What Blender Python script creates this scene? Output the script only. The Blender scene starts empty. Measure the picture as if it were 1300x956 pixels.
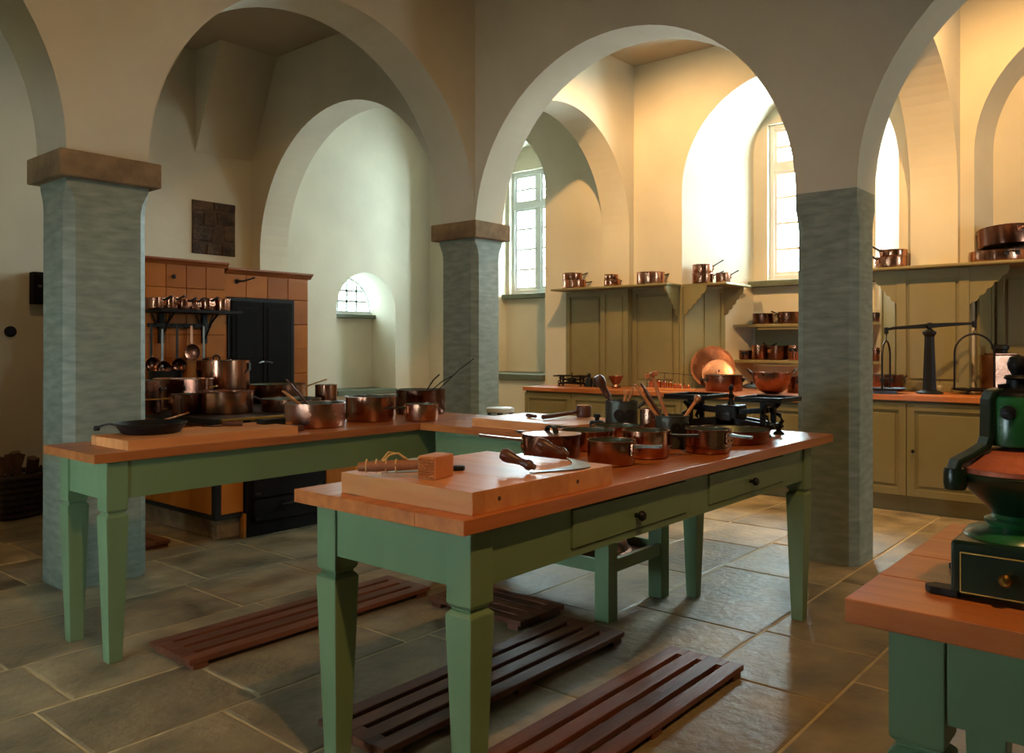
import bpy, math, random
from mathutils import Vector, Matrix
random.seed(7)
sc = bpy.context.scene
col = sc.collection
# ------------------------------------------------------------------ camera
FPX, CX, YH, EYE = 1039.0, 650.0, 440.0, 1.25
TH = math.atan(877 / 1039)
FW = (math.cos(TH), math.sin(TH)); RT = (math.sin(TH), -math.cos(TH))
cam = bpy.data.cameras.new('camera'); camo = bpy.data.objects.new('camera', cam); col.objects.link(camo)
cam.sensor_width = 36; cam.sensor_fit = 'HORIZONTAL'; cam.lens = 36 * FPX / 1300
cam.shift_y = -(478 - YH) / 1300; cam.clip_start = 0.02
camo.location = (0, 0, EYE); camo.rotation_euler = (math.pi / 2, 0, TH - math.pi / 2)
sc.camera = camo
# ------------------------------------------------------------------ light
sc.view_settings.view_transform = 'Standard'; sc.view_settings.look = 'None'
sc.view_settings.gamma = 1; sc.view_settings.use_curve_mapping = False
sc.view_settings.exposure = -0.3
w = bpy.data.worlds.new('sky'); sc.world = w; w.use_nodes = True
bg = w.node_tree.nodes['Background']; bg.inputs[0].default_value = (0.70, 0.91, 0.97, 1); bg.inputs[1].default_value = 80.0
def lamp(name, loc, target, power, colour, angle, blend=0.6, radius=0.06):
    l = bpy.data.lights.new(name, 'SPOT'); l.energy = power; l.color = colour
    l.spot_size = math.radians(angle); l.spot_blend = blend; l.shadow_soft_size = radius
    o = bpy.data.objects.new(name, l); col.objects.link(o); o.location = loc
    o.rotation_euler = (Vector(target) - Vector(loc)).to_track_quat('-Z', 'Y').to_euler(); return o
def portal(name, loc, direction, sx, sy):
    l = bpy.data.lights.new(name, 'AREA'); l.shape = 'RECTANGLE'; l.size = sx; l.size_y = sy
    l.cycles.is_portal = True
    o = bpy.data.objects.new(name, l); col.objects.link(o); o.location = loc
    o.rotation_euler = Vector(direction).to_track_quat('-Z', 'Z').to_euler(); return o
WARM = (1.0, 0.56, 0.21)
lamp('ceiling_spot_tables', (0.6, -0.5, 4.0), (2.3, 2.8, 0.5), 340, WARM, 108, .9, .04)
lamp('ceiling_spot_middle_bay', (5.4, 3.85, 3.92), (7.4, 3.8, 1.4), 380, WARM, 120, .6, .03)
lamp('ceiling_spot_end_bay', (5.4, 0.9, 3.92), (7.4, 0.9, 1.5), 400, WARM, 120, .6, .03)
lamp('ceiling_spot_range', (2.4, 5.2, 4.0), (3.2, 6.6, 0.8), 50, WARM, 125, .8, .04)
# ------------------------------------------------------------------ helpers
def at(px, py, z):
    d = FPX * (EYE - z) / (py - YH); return pd(px, d, z)
def pd(px, d, z):
    k = (px - CX) / FPX; return (d * (FW[0] + k * RT[0]), d * (FW[1] + k * RT[1]), z)
def lin(c):
    return tuple(((v / 255) / 12.92 if v / 255 <= .04045 else ((v / 255 + .055) / 1.055) ** 2.4) for v in c)
MATS = {}
def mat(name, rgb, rough=0.6, metal=0.0, var=0.25, scale=6.0, stretch=(1, 1, 1), bump=0.1, rnd=0.0, rgb2=None, contrast=0.5, rvar=0.0, detail=5, bscale=None, spec=0.5, coat=0.0):
    m = bpy.data.materials.new(name); m.use_nodes = True; nt = m.node_tree; N = nt.nodes; L = nt.links
    p = N['Principled BSDF']; p.inputs['Roughness'].default_value = rough; p.inputs['Metallic'].default_value = metal
    p.inputs['Specular IOR Level'].default_value = spec
    if coat: p.inputs['Coat Weight'].default_value = coat; p.inputs['Coat Roughness'].default_value = 0.25
    tc = N.new('ShaderNodeTexCoord'); mp = N.new('ShaderNodeMapping'); mp.inputs['Scale'].default_value = stretch
    L.new(tc.outputs['Object'], mp.inputs['Vector'])
    oi = N.new('ShaderNodeObjectInfo')
    if rnd:
        mu = N.new('ShaderNodeMath'); mu.operation = 'MULTIPLY'; mu.inputs[1].default_value = 37.0
        L.new(oi.outputs['Random'], mu.inputs[0]); L.new(mu.outputs[0], mp.inputs['Location'])
    nz = N.new('ShaderNodeTexNoise'); nz.inputs['Scale'].default_value = scale; nz.inputs['Detail'].default_value = detail
    L.new(mp.outputs[0], nz.inputs['Vector'])
    c = lin(rgb); c2 = lin(rgb2) if rgb2 else tuple(v * (1 - var) for v in c)
    c1 = c if rgb2 else tuple(min(1, v * (1 + var * .6)) for v in c)
    rp = N.new('ShaderNodeValToRGB'); rp.color_ramp.elements[0].position = .5 - contrast / 2; rp.color_ramp.elements[1].position = .5 + contrast / 2
    rp.color_ramp.elements[0].color = (*c2, 1); rp.color_ramp.elements[1].color = (*c1, 1)
    L.new(nz.outputs['Fac'], rp.inputs['Fac']); out = rp.outputs['Color']
    if rnd:
        hs = N.new('ShaderNodeHueSaturation'); mr = N.new('ShaderNodeMapRange'); mr.inputs['To Min'].default_value = 1 - rnd; mr.inputs['To Max'].default_value = 1 + rnd
        L.new(oi.outputs['Random'], mr.inputs['Value']); L.new(mr.outputs[0], hs.inputs['Value']); L.new(out, hs.inputs['Color']); out = hs.outputs['Color']
    L.new(out, p.inputs['Base Color'])
    if rvar:
        mr2 = N.new('ShaderNodeMapRange'); mr2.inputs['To Min'].default_value = max(.03, rough - rvar); mr2.inputs['To Max'].default_value = min(1, rough + rvar)
        L.new(nz.outputs['Fac'], mr2.inputs['Value']); L.new(mr2.outputs[0], p.inputs['Roughness'])
    if bump:
        n2 = N.new('ShaderNodeTexNoise'); n2.inputs['Scale'].default_value = bscale or scale * 5; n2.inputs['Detail'].default_value = 4
        L.new(mp.outputs[0], n2.inputs['Vector'])
        b = N.new('ShaderNodeBump'); b.inputs['Strength'].default_value = bump; b.inputs['Distance'].default_value = 0.02
        L.new(n2.outputs['Fac'], b.inputs['Height']); L.new(b.outputs[0], p.inputs['Normal'])
    MATS[name] = m; return m
mat('plaster', (206, 198, 176), .9, var=.16, scale=1.3, bump=.12, bscale=9, contrast=.6)
mat('bounce_dark_plaster', (92, 76, 58), .9, var=.2, scale=1.5, bump=.1)  # unseen walls only, coloured dark so less light bounces back
mat('ceiling_plaster', (176, 164, 144), .9, var=.15, scale=1.2, bump=.1)
mat('pillar_paint', (144, 152, 136), .6, rgb2=(96, 104, 94), scale=8, stretch=(1, 1, 4), bump=.1, bscale=16, contrast=.6, detail=10)
mat('sandstone', (150, 122, 84), .85, rgb2=(86, 66, 44), scale=7, bump=.5, contrast=.6)
mat('floor_stone', (160, 142, 108), .5, rgb2=(88, 80, 60), scale=4.5, bump=.35, rnd=.25, contrast=.5, detail=8, rvar=.15)
mat('mortar', (196, 176, 134), .9, var=.3, scale=9)
mat('green_paint', (108, 134, 96), .45, var=.10, scale=4, bump=.06, stretch=(1, 1, .4))
mat('olive_paint', (128, 118, 78), .45, var=.10, scale=4, bump=.05)
mat('table_wood', (200, 124, 64), .35, rgb2=(152, 78, 34), scale=3, stretch=(.8, 9, 9), bump=.05, rnd=.16, contrast=.7, coat=.15)
mat('table_wood_y', (200, 124, 64), .35, rgb2=(152, 78, 34), scale=3, stretch=(9, .8, 9), bump=.05, rnd=.16, contrast=.7, coat=.15)
mat('board_wood', (226, 160, 100), .4, rgb2=(198, 122, 66), scale=3, stretch=(9, .8, 9), bump=.05, rnd=.12, contrast=.7)
mat('board_wood_x', (226, 160, 100), .4, rgb2=(198, 122, 66), scale=3, stretch=(.8, 9, 9), bump=.05, rnd=.12, contrast=.7)
mat('duck_wood', (118, 66, 40), .5, rgb2=(76, 40, 24), scale=3, stretch=(1, 8, 8), bump=.15, rnd=.25)
mat('utensil_wood', (206, 140, 84), .5, rgb2=(166, 98, 52), scale=6, bump=.08, rnd=.2)
mat('dark_wood', (96, 56, 36), .4, rgb2=(60, 34, 24), scale=10, bump=.08)
mat('worn_wood', (156, 100, 64), .6, rgb2=(112, 66, 42), scale=14, bump=.2)
mat('log_wood', (112, 76, 48), .8, rgb2=(64, 42, 30), scale=12, bump=.4, rnd=.3)
mat('copper', (204, 150, 122), .22, metal=1, rgb2=(160, 106, 82), scale=5, bump=.025, bscale=14, rnd=.16, rvar=.08)
mat('copper_dark', (146, 98, 78), .26, metal=1, rgb2=(96, 62, 50), scale=5, bump=.03, bscale=14, rnd=.2, rvar=.1)
mat('copper_pale', (216, 166, 142), .28, metal=1, rgb2=(186, 130, 106), scale=5, bump=.04, rnd=.1, rvar=.08)
mat('tin_lining', (120, 128, 112), .42, metal=.75, rgb2=(84, 92, 78), scale=8, bump=.08)
mat('iron', (52, 48, 46), .45, metal=.6, rgb2=(34, 32, 32), scale=12, bump=.15)
mat('black_iron', (24, 24, 25), .5, metal=.2, spec=.3, rgb2=(16, 16, 17), scale=12, bump=.1)
mat('dark_pewter', (92, 94, 86), .42, metal=.6, rgb2=(58, 62, 56), scale=7, bump=.1)
mat('steel', (140, 144, 142), .3, metal=1, var=.15, scale=12, bump=.03)
mat('oven_tile', (178, 106, 28), .45, rgb2=(150, 82, 20), scale=3, bump=.05, rnd=.10, spec=.25)
mat('oven_grout', (128, 74, 24), .8, var=.2, scale=9)
mat('oven_trim', (142, 76, 34), .4, var=.2, scale=6)
mat('black_enamel', (17, 14, 12), .65, spec=.12, var=.2, scale=6, bump=.05)
mat('frame_white', (222, 226, 224), .5, var=.06, scale=5, bump=.03)
mat('ledge_green', (86, 92, 70), .6, var=.15, scale=5)
mat('grinder_green', (36, 108, 54), .28, rgb2=(22, 72, 38), scale=6, bump=.06, coat=.3)
mat('grinder_dark', (18, 46, 28), .32, rgb2=(10, 28, 18), scale=6, bump=.06)
mat('grinder_line', (196, 168, 84), .5, var=.3, scale=30)
mat('rust_copper', (186, 104, 72), .5, metal=.3, rgb2=(140, 66, 44), scale=9, bump=.2)
mat('brass', (176, 134, 66), .3, metal=1, var=.2, scale=9)
mat('twine', (214, 176, 120), .9, var=.2, scale=30)
mat('blue_enamel', (120, 138, 146), .35, var=.1, scale=8)
mat('white_enamel', (222, 222, 214), .4, var=.1, scale=8)
mat('old_masonry', (92, 70, 52), .95, rgb2=(44, 34, 28), scale=9, bump=.6, rnd=.4)
mat('basket', (58, 40, 28), .8, rgb2=(30, 22, 16), scale=16, bump=.5)
mat('clear_bottle', (150, 140, 110), .15, var=.1, scale=8)
def glass(name, tint):
    m = bpy.data.materials.new(name); m.use_nodes = True; nt = m.node_tree; N = nt.nodes; L = nt.links
    for n in list(N): N.remove(n)
    o = N.new('ShaderNodeOutputMaterial'); mx = N.new('ShaderNodeMixShader'); tr = N.new('ShaderNodeBsdfTransparent'); gl = N.new('ShaderNodeBsdfGlossy')
    nz = N.new('ShaderNodeTexNoise'); nz.inputs['Scale'].default_value = 5
    mr = N.new('ShaderNodeMapRange'); mr.inputs['To Min'].default_value = .03; mr.inputs['To Max'].default_value = .09
    tr.inputs[0].default_value = tint; gl.inputs['Roughness'].default_value = .05
    L.new(nz.outputs['Fac'], mr.inputs['Value']); L.new(mr.outputs[0], mx.inputs[0])
    L.new(tr.outputs[0], mx.inputs[1]); L.new(gl.outputs[0], mx.inputs[2]); L.new(mx.outputs[0], o.inputs[0]); MATS[name] = m
glass('pane_glass', (.95, .98, .97, 1)); glass('dimmed_glass', (.26, .28, .28, 1))  # second glass is tinted dark to weaken daylight through the lunette

class MB:
    def __init__(s): s.v = []; s.f = []
    def add(s, vs, fs, M=None):
        o = len(s.v)
        s.v += [tuple(M @ Vector(p)) for p in vs] if M else [tuple(p) for p in vs]
        s.f += [tuple(i + o for i in f) for f in fs]; return s
    def box(s, x0, x1, y0, y1, z0, z1, M=None):
        return s.add([(x0, y0, z0), (x1, y0, z0), (x1, y1, z0), (x0, y1, z0), (x0, y0, z1), (x1, y0, z1), (x1, y1, z1), (x0, y1, z1)],
                     [(0, 3, 2, 1), (4, 5, 6, 7), (0, 1, 5, 4), (1, 2, 6, 5), (2, 3, 7, 6), (3, 0, 4, 7)], M)
    def frust(s, a, b, M=None):   # two rings of 4 corner points
        return s.add(list(a) + list(b), [(0, 3, 2, 1), (4, 5, 6, 7), (0, 1, 5, 4), (1, 2, 6, 5), (2, 3, 7, 6), (3, 0, 4, 7)], M)
    def lathe(s, prof, seg=32, M=None):
        vs = []; fs = []; rings = []
        for r, z in prof:
            if r < 1e-5: rings.append([len(vs)]); vs.append((0, 0, z))
            else:
                rings.append(list(range(len(vs), len(vs) + seg)))
                vs += [(r * math.cos(2 * math.pi * i / seg), r * math.sin(2 * math.pi * i / seg), z) for i in range(seg)]
        for a, b in zip(rings, rings[1:]):
            for i in range(seg):
                j = (i + 1) % seg
                if len(a) == 1 and len(b) == 1: continue
                if len(a) == 1: fs.append((a[0], b[j], b[i]))
                elif len(b) == 1: fs.append((a[i], a[j], b[0]))
                else: fs.append((a[i], a[j], b[j], b[i]))
        return s.add(vs, fs, M)
    def sweep(s, path, sect, closed=False, up=(0, 0, 1), M=None, scales=None):
        P = [Vector(p) for p in path]; n = len(P); k = len(sect); vs = []; fs = []
        for i, p in enumerate(P):
            a = P[(i - 1) % n] if (closed or i > 0) else P[i]; b = P[(i + 1) % n] if (closed or i < n - 1) else P[i]
            t = (b - a).normalized(); u = Vector(up)
            if abs(t.dot(u)) > .97: u = Vector((1, 0, 0)) if abs(t.x) < .9 else Vector((0, 1, 0))
            sd = t.cross(u).normalized(); uu = sd.cross(t).normalized(); q = scales[i] if scales else 1
            vs += [tuple(p + sd * (x * q) + uu * (y * q)) for x, y in sect]
        for i in range(n if closed else n - 1):
            j = (i + 1) % n
            for e in range(k):
                g = (e + 1) % k; fs.append((i * k + e, i * k + g, j * k + g, j * k + e))
        if not closed: fs.append(tuple(range(k - 1, -1, -1))); fs.append(tuple((n - 1) * k + e for e in range(k)))
        return s.add(vs, fs, M)
    def tube(s, path, r, seg=8, closed=False, M=None, scales=None, up=(0, 0, 1)):
        return s.sweep(path, [(r * math.cos(2 * math.pi * i / seg), r * math.sin(2 * math.pi * i / seg)) for i in range(seg)], closed, up, M, scales)
    def bar(s, path, w_, t_, M=None, scales=None, up=(0, 0, 1)):
        return s.sweep(path, [(-w_ / 2, -t_ / 2), (w_ / 2, -t_ / 2), (w_ / 2, t_ / 2), (-w_ / 2, t_ / 2)], False, up, M, scales)
    def prism(s, poly, t0, t1, axis='z', M=None):
        n = len(poly)
        def mk(a, b, t): return {'z': (a, b, t), 'x': (t, a, b), 'y': (a, t, b)}[axis]
        vs = [mk(a, b, t0) for a, b in poly] + [mk(a, b, t1) for a, b in poly]
        fs = [tuple(range(n - 1, -1, -1)), tuple(range(n, 2 * n))] + [(i, (i + 1) % n, n + (i + 1) % n, n + i) for i in range(n)]
        return s.add(vs, fs, M)
    def build(s, name, m, parent=None, smooth=None, bev=0, loc=None, bseg=2):
        me = bpy.data.meshes.new(name); me.from_pydata(s.v, [], s.f); me.update()
        import bmesh
        b = bmesh.new(); b.from_mesh(me); bmesh.ops.recalc_face_normals(b, faces=b.faces); b.to_mesh(me); b.free()
        me.materials.append(MATS[m])
        if smooth is not None:
            me.polygons.foreach_set('use_smooth', [True] * len(me.polygons)); me.set_sharp_from_angle(angle=math.radians(smooth))
        o = bpy.data.objects.new(name, me); col.objects.link(o)
        if parent: o.parent = parent
        if loc: o.location = loc
        if bev:
            md = o.modifiers.new('bevel', 'BEVEL'); md.width = bev; md.segments = bseg; md.limit_method = 'ANGLE'; md.angle_limit = math.radians(40)
        return o
def tag(o, label, cat=None, group=None, kind=None):
    o['label'] = label
    if cat: o['category'] = cat
    if group: o['group'] = group
    if kind: o['kind'] = kind
    return o
def thing(name, label, cat, loc=(0, 0, 0), rz=0, group=None):
    o = bpy.data.objects.new(name, None); o.empty_display_size = .05; col.objects.link(o)
    o.location = loc; o.rotation_euler = (0, 0, math.radians(rz)); return tag(o, label, cat, group)
def rotz(a): return Matrix.Rotation(math.radians(a), 4, 'Z')
def T(x, y, z): return Matrix.Translation((x, y, z))
BOXFACES = None
# ------------------------------------------------------------------ the building
ZC = 4.17                                            # ceiling
XA0, XA1 = 4.78, 5.11                                # arcade between kitchen and window bays
YA0, YA1 = 4.42, 4.80                                # arcade between kitchen and range bay
XW, YW = 7.35, 7.60                                  # outer walls
def arch_z(s, s0, s1, spring, rise=None):
    c = (s0 + s1) / 2; R = (s1 - s0) / 2; q = max(0.0, 1 - ((s - c) / R) ** 2); return spring + (rise or R) * math.sqrt(q)
def arch_samples(s0, s1, n=40):
    c = (s0 + s1) / 2; R = (s1 - s0) / 2
    return [c - R * math.cos(math.pi * i / n) for i in range(n + 1)]
def P3(axis, s, t, z): return (s, t, z) if axis == 'x' else (t, s, z)   # axis: the direction the wall runs in
def arcade(mb, axis, t0, t1, s_from, s_to, arches, z0=0.0, z1=ZC):
    """solid wall from s_from to s_to, thickness t0..t1, with arches [(s0, s1, spring)] open to the floor; piers only above z0 given per gap"""
    ss = sorted(arches); cur = s_from
    def blk(a, b, za):
        if b - a < 1e-4: return
        mb.frust([P3(axis, a, t0, za), P3(axis, b, t0, za), P3(axis, b, t1, za), P3(axis, a, t1, za)],
                 [P3(axis, a, t0, z1), P3(axis, b, t0, z1), P3(axis, b, t1, z1), P3(axis, a, t1, z1)])
    for s0, s1, sp in ss:
        blk(cur, s0, z0 if cur == s_from else sp)
        sm = arch_samples(s0, s1)
        for a, b in zip(sm, sm[1:]):
            za, zb = arch_z(a, s0, s1, sp), arch_z(b, s0, s1, sp)
            q = [P3(axis, a, t0, za), P3(axis, b, t0, zb), P3(axis, b, t1, zb), P3(axis, a, t1, za)]
            p = [P3(axis, a, t0, z1), P3(axis, b, t0, z1), P3(axis, b, t1, z1), P3(axis, a, t1, z1)]
            mb.add(q + p, [(0, 3, 2, 1), (0, 1, 5, 4), (2, 3, 7, 6)])
        cur = s1
    blk(cur, s_to, z0)
SPR = 2.25
m = MB(); arcade(m, 'x', YA0, YA1, -3.2, XA0, [(-0.92, 1.72, SPR), (2.146, XA0, SPR)])
m.box(XA0, XA1, YA0, YA1, SPR, ZC)
tag(m.build('wall_arcade_range', 'plaster', smooth=30), 'cream plaster arcade wall with round arches towards the tiled range', 'wall', kind='structure')
m = MB(); arcade(m, 'y', XA0, XA1, -3.2, YA0, [(-1.15, 1.49, 2.15), (1.84, YA0, 2.15)])
tag(m.build('wall_arcade_window', 'plaster', smooth=30), 'cream plaster arcade wall with round arches towards the window bays', 'wall', kind='structure')
m = MB(); arcade(m, 'y', XA0, XA1, YA1, YW, [(YA1, 7.44, 2.2)])
tag(m.build('wall_arch_range_bay', 'plaster', smooth=30), 'plaster wall with a round arch between range bay and corner bay', 'wall', kind='structure')
m = MB(); arcade(m, 'x', 4.54, 4.87, XA1, XW, [(XA1, 7.26, 2.45)])
tag(m.build('wall_arch_corner_bay', 'plaster', smooth=30), 'plaster wall with a round arch between middle bay and corner bay', 'wall', kind='structure')
m = MB(); arcade(m, 'x', 1.49, 1.84, XA1, XW, [(XA1, 7.27, 2.45)])
tag(m.build('wall_arch_end_bay', 'plaster', smooth=30), 'plaster wall with a round arch between middle bay and end bay', 'wall', kind='structure')
# pillars
def chamfer_pillar(name, label, x0, x1, y0, y1, zt, cap, ch=.045):
    t = thing(name, label, 'pillar', (x0, y0, 0)); t['kind'] = 'structure'
    X, Y = x1 - x0, y1 - y0; zs = zt - (.16 if cap else .10)
    def oct_(c): return [(c, 0), (X - c, 0), (X, c), (X, Y - c), (X - c, Y), (c, Y), (0, Y - c), (0, c)]
    m = MB(); rings = [(-.02, ch, 0), (-.02, ch, 0)]
    e = .012
    levels = [(0, ch, e), (zs - .12, ch, 0), (zs - .07, ch * .8, 0), (zs, .002, 0), (zt - (.135 if cap else 0), .002, 0)]
    vs = []
    for z, c, ex in levels:
        vs += [((x - X / 2) * (1 + ex) + X / 2, (y - Y / 2) * (1 + ex) + Y / 2, z) for x, y in oct_(c)]
    fs = [tuple(range(7, -1, -1)), tuple(len(vs) - 8 + i for i in range(8))]
    for k in range(len(levels) - 1):
        fs += [(k * 8 + i, k * 8 + (i + 1) % 8, k * 8 + 8 + (i + 1) % 8, k * 8 + 8 + i) for i in range(8)]
    m.add(vs, fs); m.build('shaft', 'pillar_paint', t)
    if cap: MB().box(-.05, X + .05, -.05, Y + .05, zt - .135, zt).build('capital', 'sandstone', t, bev=.008)
    return t
chamfer_pillar('pillar', 'grey painted pillar with brown stone capital beside the tiled range', 1.72, 2.146, YA0, YA0 + .34, SPR, True)
chamfer_pillar('pillar', 'grey pillar with sandstone capital where the two arcades meet', XA0, XA1, YA0, YA0 + .40, SPR, True)
chamfer_pillar('pillar', 'plain grey pillar without capital beside the hanging balance', XA0, XA1, 1.49, 1.84, 2.15, False)

def outline(s0, s1, zb, sp, n=32, rise=None):
    sm = arch_samples(s0, s1, n)
    return [(s0, zb)] + [(s, arch_z(s, s0, s1, sp, rise)) for s in sm] + [(s1, zb)]
def outer_wall(mb, axis, t0, s_from, s_to, niches):
    """niches: dict s0 s1 zb sp depth splay win=(w0,w1,z0,z1) or 'lunette' or None"""
    q = lambda s, z, d: P3(axis, s, t0 + d, z)
    cur = s_from
    for n in sorted(niches, key=lambda k: k['s0']):
        s0, s1, zb, sp, D, y = n['s0'], n['s1'], n['zb'], n['sp'], n['depth'], n['splay']
        mb.add([q(cur, 0, 0), q(s0, 0, 0), q(s0, ZC, 0), q(cur, ZC, 0)], [(0, 1, 2, 3)])
        mb.add([q(s0, 0, 0), q(s1, 0, 0), q(s1, zb, 0), q(s0, zb, 0)], [(0, 1, 2, 3)])
        sm = arch_samples(s0, s1, 32)
        for a, b in zip(sm, sm[1:]):
            mb.add([q(a, arch_z(a, s0, s1, sp), 0), q(b, arch_z(b, s0, s1, sp), 0), q(b, ZC, 0), q(a, ZC, 0)], [(0, 1, 2, 3)])
        o1 = outline(s0, s1, zb, sp); i0, i1 = s0 + y, s1 - y; R2 = (i1 - i0) / 2
        sp2 = sp + (s1 - s0) / 2 - R2; o2 = outline(i0, i1, zb, sp2)
        k = len(o1)
        mb.add([q(s, z, 0) for s, z in o1] + [q(s, z, D) for s, z in o2], [(i, (i + 1) % k, k + (i + 1) % k, k + i) for i in range(k)])
        win = n.get('win')
        if win == 'lunette':
            zl = n['zl']; mb.add([q(i0, zb, D), q(i1, zb, D), q(i1, zl, D), q(i0, zl, D)], [(0, 1, 2, 3)])
        elif win:
            w0, w1, z0, z1 = win
            mb.add([q(i0, zb, D), q(i1, zb, D), q(i1, z0, D), q(i0, z0, D)], [(0, 1, 2, 3)])
            xs = sorted(set(arch_samples(i0, i1, 32) + [w0, w1]))
            for a, b in zip(xs, xs[1:]):
                za, zb_ = max(arch_z(a, i0, i1, sp2), z0), max(arch_z(b, i0, i1, sp2), z0)
                lo = z1 if (a >= w0 - 1e-6 and b <= w1 + 1e-6) else z0
                mb.add([q(a, lo, D), q(b, lo, D), q(b, max(lo, zb_), D), q(a, max(lo, za), D)], [(0, 1, 2, 3)])
            r = [(w0, z0), (w1, z0), (w1, z1), (w0, z1)]
            mb.add([q(s, z, D) for s, z in r] + [q(s, z, D + .16) for s, z in r], [(i, (i + 1) % 4, 4 + (i + 1) % 4, 4 + i) for i in range(4)])
        else:
            mb.add([q(s, z, D) for s, z in o2], [tuple(range(k))])
        cur = s1
    mb.add([q(cur, 0, 0), q(s_to, 0, 0), q(s_to, ZC, 0), q(cur, ZC, 0)], [(0, 1, 2, 3)])
ND = .75
nA = dict(s0=5.71, s1=7.20, zb=.90, sp=3.05, depth=ND, splay=.27, win=(6.00, 6.88, 1.92, 3.50))
nB = dict(s0=1.95, s1=3.98, zb=.80, sp=2.80, depth=ND, splay=.42, win=(2.50, 3.41, 1.92, 3.52))
nC = dict(s0=-.65, s1=1.39, zb=.84, sp=2.80, depth=.42, splay=.06, win=None)
m = MB(); outer_wall(m, 'y', XW, -3.2, YW, [nA, nB, nC])
tag(m.build('wall_east', 'plaster', smooth=30), 'cream outer wall with deep arched window niches behind the counters', 'wall', kind='structure')
nN = dict(s0=5.88, s1=6.78, zb=.72, sp=1.68, depth=.45, splay=.0, win='lunette', zl=1.64)
m = MB(); outer_wall(m, 'x', YW, -3.2, XW, [nN])
m.frust([(4.16, YW, 3.18), (XA0, YW, 3.18), (XA0, YW + .02, 3.18), (4.16, YW + .02, 3.18)], [(4.16, 7.14, ZC), (XA0, 7.14, ZC), (XA0, YW + .02, ZC), (4.16, YW + .02, ZC)])
tag(m.build('wall_north', 'plaster', smooth=30), 'plaster back wall with sloping flue breast and small arched niche', 'wall', kind='structure')
# kitchen side walls behind the camera, with small unseen west windows added for side light
m = MB(); WW = -.95
wins = [(2.1, 2.32), (3.3, 3.52)]
def plainw(y0, y1, z0, z1): m.add([(WW, y0, z0), (WW, y1, z0), (WW, y1, z1), (WW, y0, z1)], [(0, 1, 2, 3)])
plainw(-3.2, wins[0][0], 0, ZC); plainw(wins[0][1], wins[1][0], 0, ZC); plainw(wins[1][1], YW, 0, ZC)
for a, b in wins: plainw(a, b, 0, .75); plainw(a, b, 1.35, ZC)
tag(m.build('wall_west', 'bounce_dark_plaster'), 'plaster wall darkened against bounced light with two small added windows behind the viewer', 'wall', kind='structure')
m = MB()
for a, b, c, d in ((-3.2, 5.65, 0, ZC), (5.95, XW, 0, ZC), (5.65, 5.95, 0, 1.4), (5.65, 5.95, 2.2, ZC)): m.add([(a, -3.2, c), (b, -3.2, c), (b, -3.2, d), (a, -3.2, d)], [(0, 1, 2, 3)])
portal('window_portal_south', (5.8, -3.22, 1.8), (0, 1, 0), .3, .8)
tag(m.build('wall_south', 'bounce_dark_plaster'), 'plain plaster wall darkened against bounced light behind the viewer', 'wall', kind='structure')
MB().box(-3.3, 8.4, -3.3, 8.3, ZC, ZC + .1).build('ceiling', 'ceiling_plaster')
tag(bpy.data.objects['ceiling'], 'flat shaded plaster ceiling above the bays', 'ceiling', kind='structure')
for i, (a, b) in enumerate(wins): portal('added_window_portal_west', (WW - .02, (a + b) / 2, 1.05), (1, 0, 0), b - a, 0.6)
for n in (nA, nB):
    w0, w1, z0, z1 = n['win']; portal('window_portal_east', (XW + ND + .14, (w0 + w1) / 2, (z0 + z1) / 2), (-1, 0, 0), w1 - w0, z1 - z0)
portal('window_portal_north', (6.33, YW + .52, 1.88), (0, -1, 0), .9, .5)
# windows
def window(name, label, w0, w1, z0, z1, x):
    W, Hh = w1 - w0, z1 - z0
    t = thing(name, label, 'window', (x, (w0 + w1) / 2, z0)); t['kind'] = 'structure'
    h = W / 2; zt = Hh * .72
    def fr(a, b, c, d, th=.05): MB().box(0, th, a, b, c, d).build('window_frame', 'frame_white', t, bev=.004)
    fr(-h, -h + .05, 0, Hh); fr(h - .05, h, 0, Hh); fr(-h + .05, h - .05, 0, .06); fr(-h + .05, h - .05, Hh - .05, Hh)
    fr(-h + .05, h - .05, zt - .035, zt + .035, .06); fr(-.035, .035, .06, zt - .035, .06); fr(-.035, .035, zt + .035, Hh - .05, .06)
    for sgn in (-1, 1):
        a, b = sorted((sgn * .035, sgn * (h - .05)))
        for lo, hi, nb in ((.06, zt - .035, 3), (zt + .035, Hh - .05, 1)):
            for (p, q_, r, s_) in ((a, a + .03, lo, hi), (b - .03, b, lo, hi), (a + .03, b - .03, lo, lo + .035), (a + .03, b - .03, hi - .03, hi)):
                MB().box(.012, .042, p, q_, r, s_).build('sash', 'frame_white', t)
            for k in range(nb):
                z = lo + (hi - lo) * (k + 1) / (nb + 1); MB().box(.02, .034, a + .03, b - .03, z - .014, z + .014).build('glazing_bar', 'frame_white', t)
            for k in range(nb + 1):
                zz0 = lo + (hi - lo) * k / (nb + 1); zz1 = lo + (hi - lo) * (k + 1) / (nb + 1)
                MB().add([(.027, a, zz0), (.027, b, zz0), (.027, b, zz1), (.027, a, zz1)], [(0, 1, 2, 3)]).build('pane', 'pane_glass', t)
    return t
XB = XW + ND
t = window('window_1', 'white framed casement window beside the capital pillar', *nA['win'], XB + .05)
t = window('window_2', 'white casement window above the niche of copper shelves', *nB['win'], XB + .05)
tag(MB().box(XB - .10, XB + .04, nA['s0'] + .27, nA['s1'] - .27, 1.86, 1.92).build('window_sill', 'ledge_green', bev=.006), 'grey green sill under the window beside the capital pillar', 'sill', kind='structure')
tag(MB().box(XB - .10, XB + .04, nB['s0'] + .40, nB['s1'] - .40, 1.86, 1.92).build('window_sill', 'ledge_green', bev=.006), 'grey green sill above the copper shelves', 'sill', kind='structure')
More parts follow.
